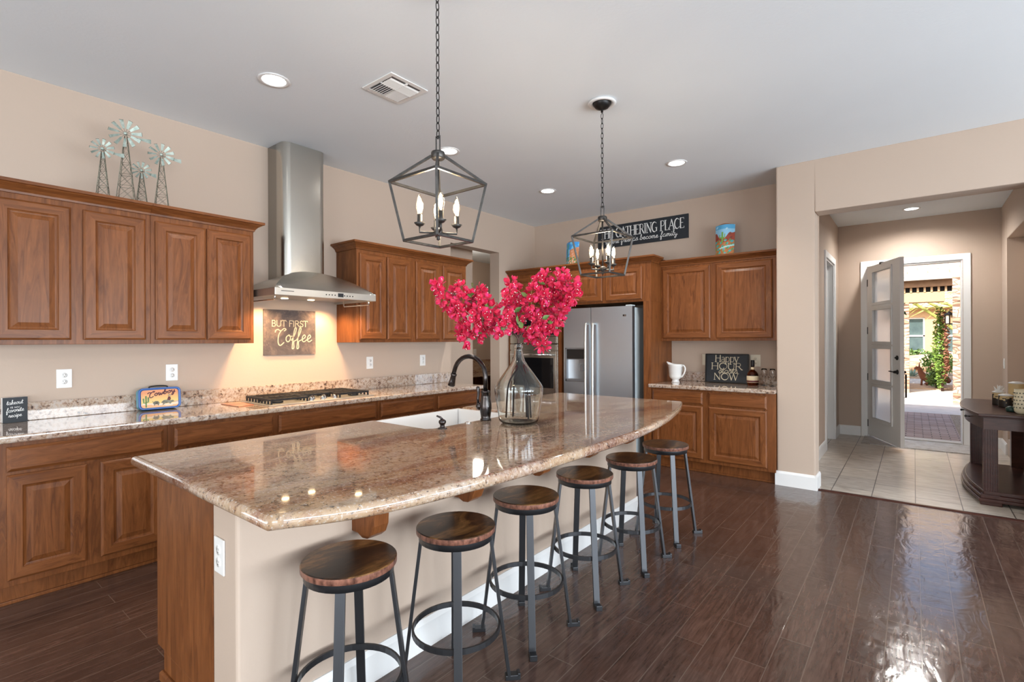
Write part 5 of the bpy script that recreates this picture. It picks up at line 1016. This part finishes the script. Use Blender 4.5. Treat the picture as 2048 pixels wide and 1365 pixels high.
obj('foliage', b, 'palo_verde', t)
def agave(x, y, s, lb):
    t = thing('agave', lb, 'agave plant', (x, y, GZ+.02), 0, 'agaves in the gravel garden'); b = MB()
    for i in range(18):
        a = 2*PI*i*.382; e = .35+.9*(i/18); d = Vector((math.cos(a)*math.cos(e), math.sin(a)*math.cos(e), math.sin(e))); sd = Vector((-math.sin(a), math.cos(a), 0)); L = s*rg.uniform(.85, 1.1); b.loft([[d*L*f_-sd*L*w_, d*L*f_+Vector((0, 0, -.02)), d*L*f_+sd*L*w_] for f_, w_ in ((0, .06), (.4, .08), (.8, .04), (1, .002))], 0, True, False)
    obj('leaves', b, 'agave_green', t)
agave(-.05, 23.9, .42, 'grey-green agave nearest the walkway outside'); agave(-.62, 26.5, .55, 'grey-green agave farther back beside the boulder')
b = MB(); b.ball((.35, 28.2, .30), .7, 12, 0, (1.5, 1, .62)); o = T(obj('boulder', b, 'boulder_tan'), 'large tan boulder in the garden outside', 'boulder')
b = MB(); b.ball((-.1, 31.2, .18), .7, 12, 0, (1.3, 1, .55)); o = T(obj('boulder', b, 'boulder_tan'), 'smaller tan boulder by the neighbouring house', 'boulder')
def rabbit(x, y, s, rz, lb):
    t = thing('rabbit_sculpture', lb, 'sculpture', (x, y, GZ+.02), rz); b = MB(); b.tube([(.24*s, 0, .10*s), (.14*s, 0, .17*s), (.0, 0, .26*s), (-.07*s, 0, .40*s), (-.09*s, 0, .50*s), (-.16*s, 0, .52*s), (-.22*s, 0, .50*s)], [.05*s, .11*s, .10*s, .07*s, .06*s, .055*s, .025*s], 8)
    b.tube([(-.03*s, .03*s, .25*s), (-.05*s, .03*s, 0)], .025*s, 6); b.tube([(-.03*s, -.03*s, .25*s), (-.05*s, -.03*s, 0)], .025*s, 6); b.tube([(.12*s, .0, .10*s), (.05*s, 0, .02*s)], .05*s, 6); obj('body', b, 'rust', t)
    for d in (-1, 1): obj('ear', MB().tube([(-.10*s, d*.03*s, .54*s), (-.09*s, d*.04*s, .70*s)], [.025*s, .006*s], 6), 'rust', t)
rabbit(.22, 19.7, 1.0, 0, 'rusty metal rabbit sculpture standing in the open beside the walkway'); rabbit(.60, 20.0, 1.05, .2, 'rusty metal rabbit sculpture half hidden by the shrub')
t = thing('garden_stake', 'thin garden stake with a round white disc outside', 'garden stake', (-.19, 18.8, GZ)); obj('stake_rod', MB().tube([(0, 0, 0), (0, 0, 1.0)], .008, 6), 'stem_bark', t); obj('disc', MB().lathe([(0, -.008), (.085, -.008), (.085, .008), (0, .008)], 20).xf(Matrix.Translation((0, 0, 1.06)) @ Matrix.Rotation(PI/2, 4, 'X')), 'white_paint', t)
# neighbouring house
t = thing('house', 'tan neighbouring house with two dark windows across the garden', 'house'); b = MB(); wy = 34.5
b.box(-12, -.95, wy, wy+.3, GZ, 3.1); b.box(-.95, .45, wy, wy+.3, GZ, .62); b.box(-.95, .45, wy, wy+.3, 2.55, 3.1); b.box(.45, .95, wy, wy+.3, GZ, 3.1); b.box(.95, 1.95, wy, wy+.3, GZ, .62); b.box(.95, 1.95, wy, wy+.3, 2.55, 3.1); b.box(1.95, 12, wy, wy+.3, GZ, 3.1); obj('stucco_wall', b, 'stucco_tan', t)
b = MB(); b.box(-1.6, -1.05, wy-.12, wy, GZ, 3.1); obj('stone_column', b, 'stone_veneer', t)
for (xa, xb) in ((-.95, .45), (.95, 1.95)):
    b = MB(); b.box(xa, xb, wy+.1, wy+.16, .62, .70); b.box(xa, xb, wy+.1, wy+.16, 2.47, 2.55); b.box(xa, xa+.07, wy+.1, wy+.16, .7, 2.47); b.box(xb-.07, xb, wy+.1, wy+.16, .7, 2.47); b.box(xa, xb, wy+.1, wy+.16, 1.52, 1.6); wf = obj('window', b, 'white_trim', t)
    obj('window_pane', MB().box(xa+.05, xb-.05, wy+.14, wy+.18, .66, 2.5), 'house_window', wf)
b = MB(); b.prism([(wy-.6, 3.05), (wy-.6, 3.2), (wy+6.5, 6.6), (wy+6.5, 3.05)], lambda u, v, k: (-12+24*k, u, v)); obj('roof', b, 'roof_clay', t)
b = MB(); b.box(-8, 8, 48, 48.3, GZ, 4); struct('wall_garden_far', b, 'stucco_tan')
# hanging leaves by the door outside
t = thing('hanging_plant', 'dark leafy plant hanging beside the open door outside', 'plant', (0, 0, 0)); obj('foliage', foliage((-.27, 10.4, 1.98), (.13, .16, .24), 70, .13, rg, .4), 'leaf_green', t); obj('hanger', MB().tube([(-.27, 10.4, 1.9), (-.28, 10.4, 3.36)], .006, 5), 'black_hardware', t)
bpy.context.view_layer.update()
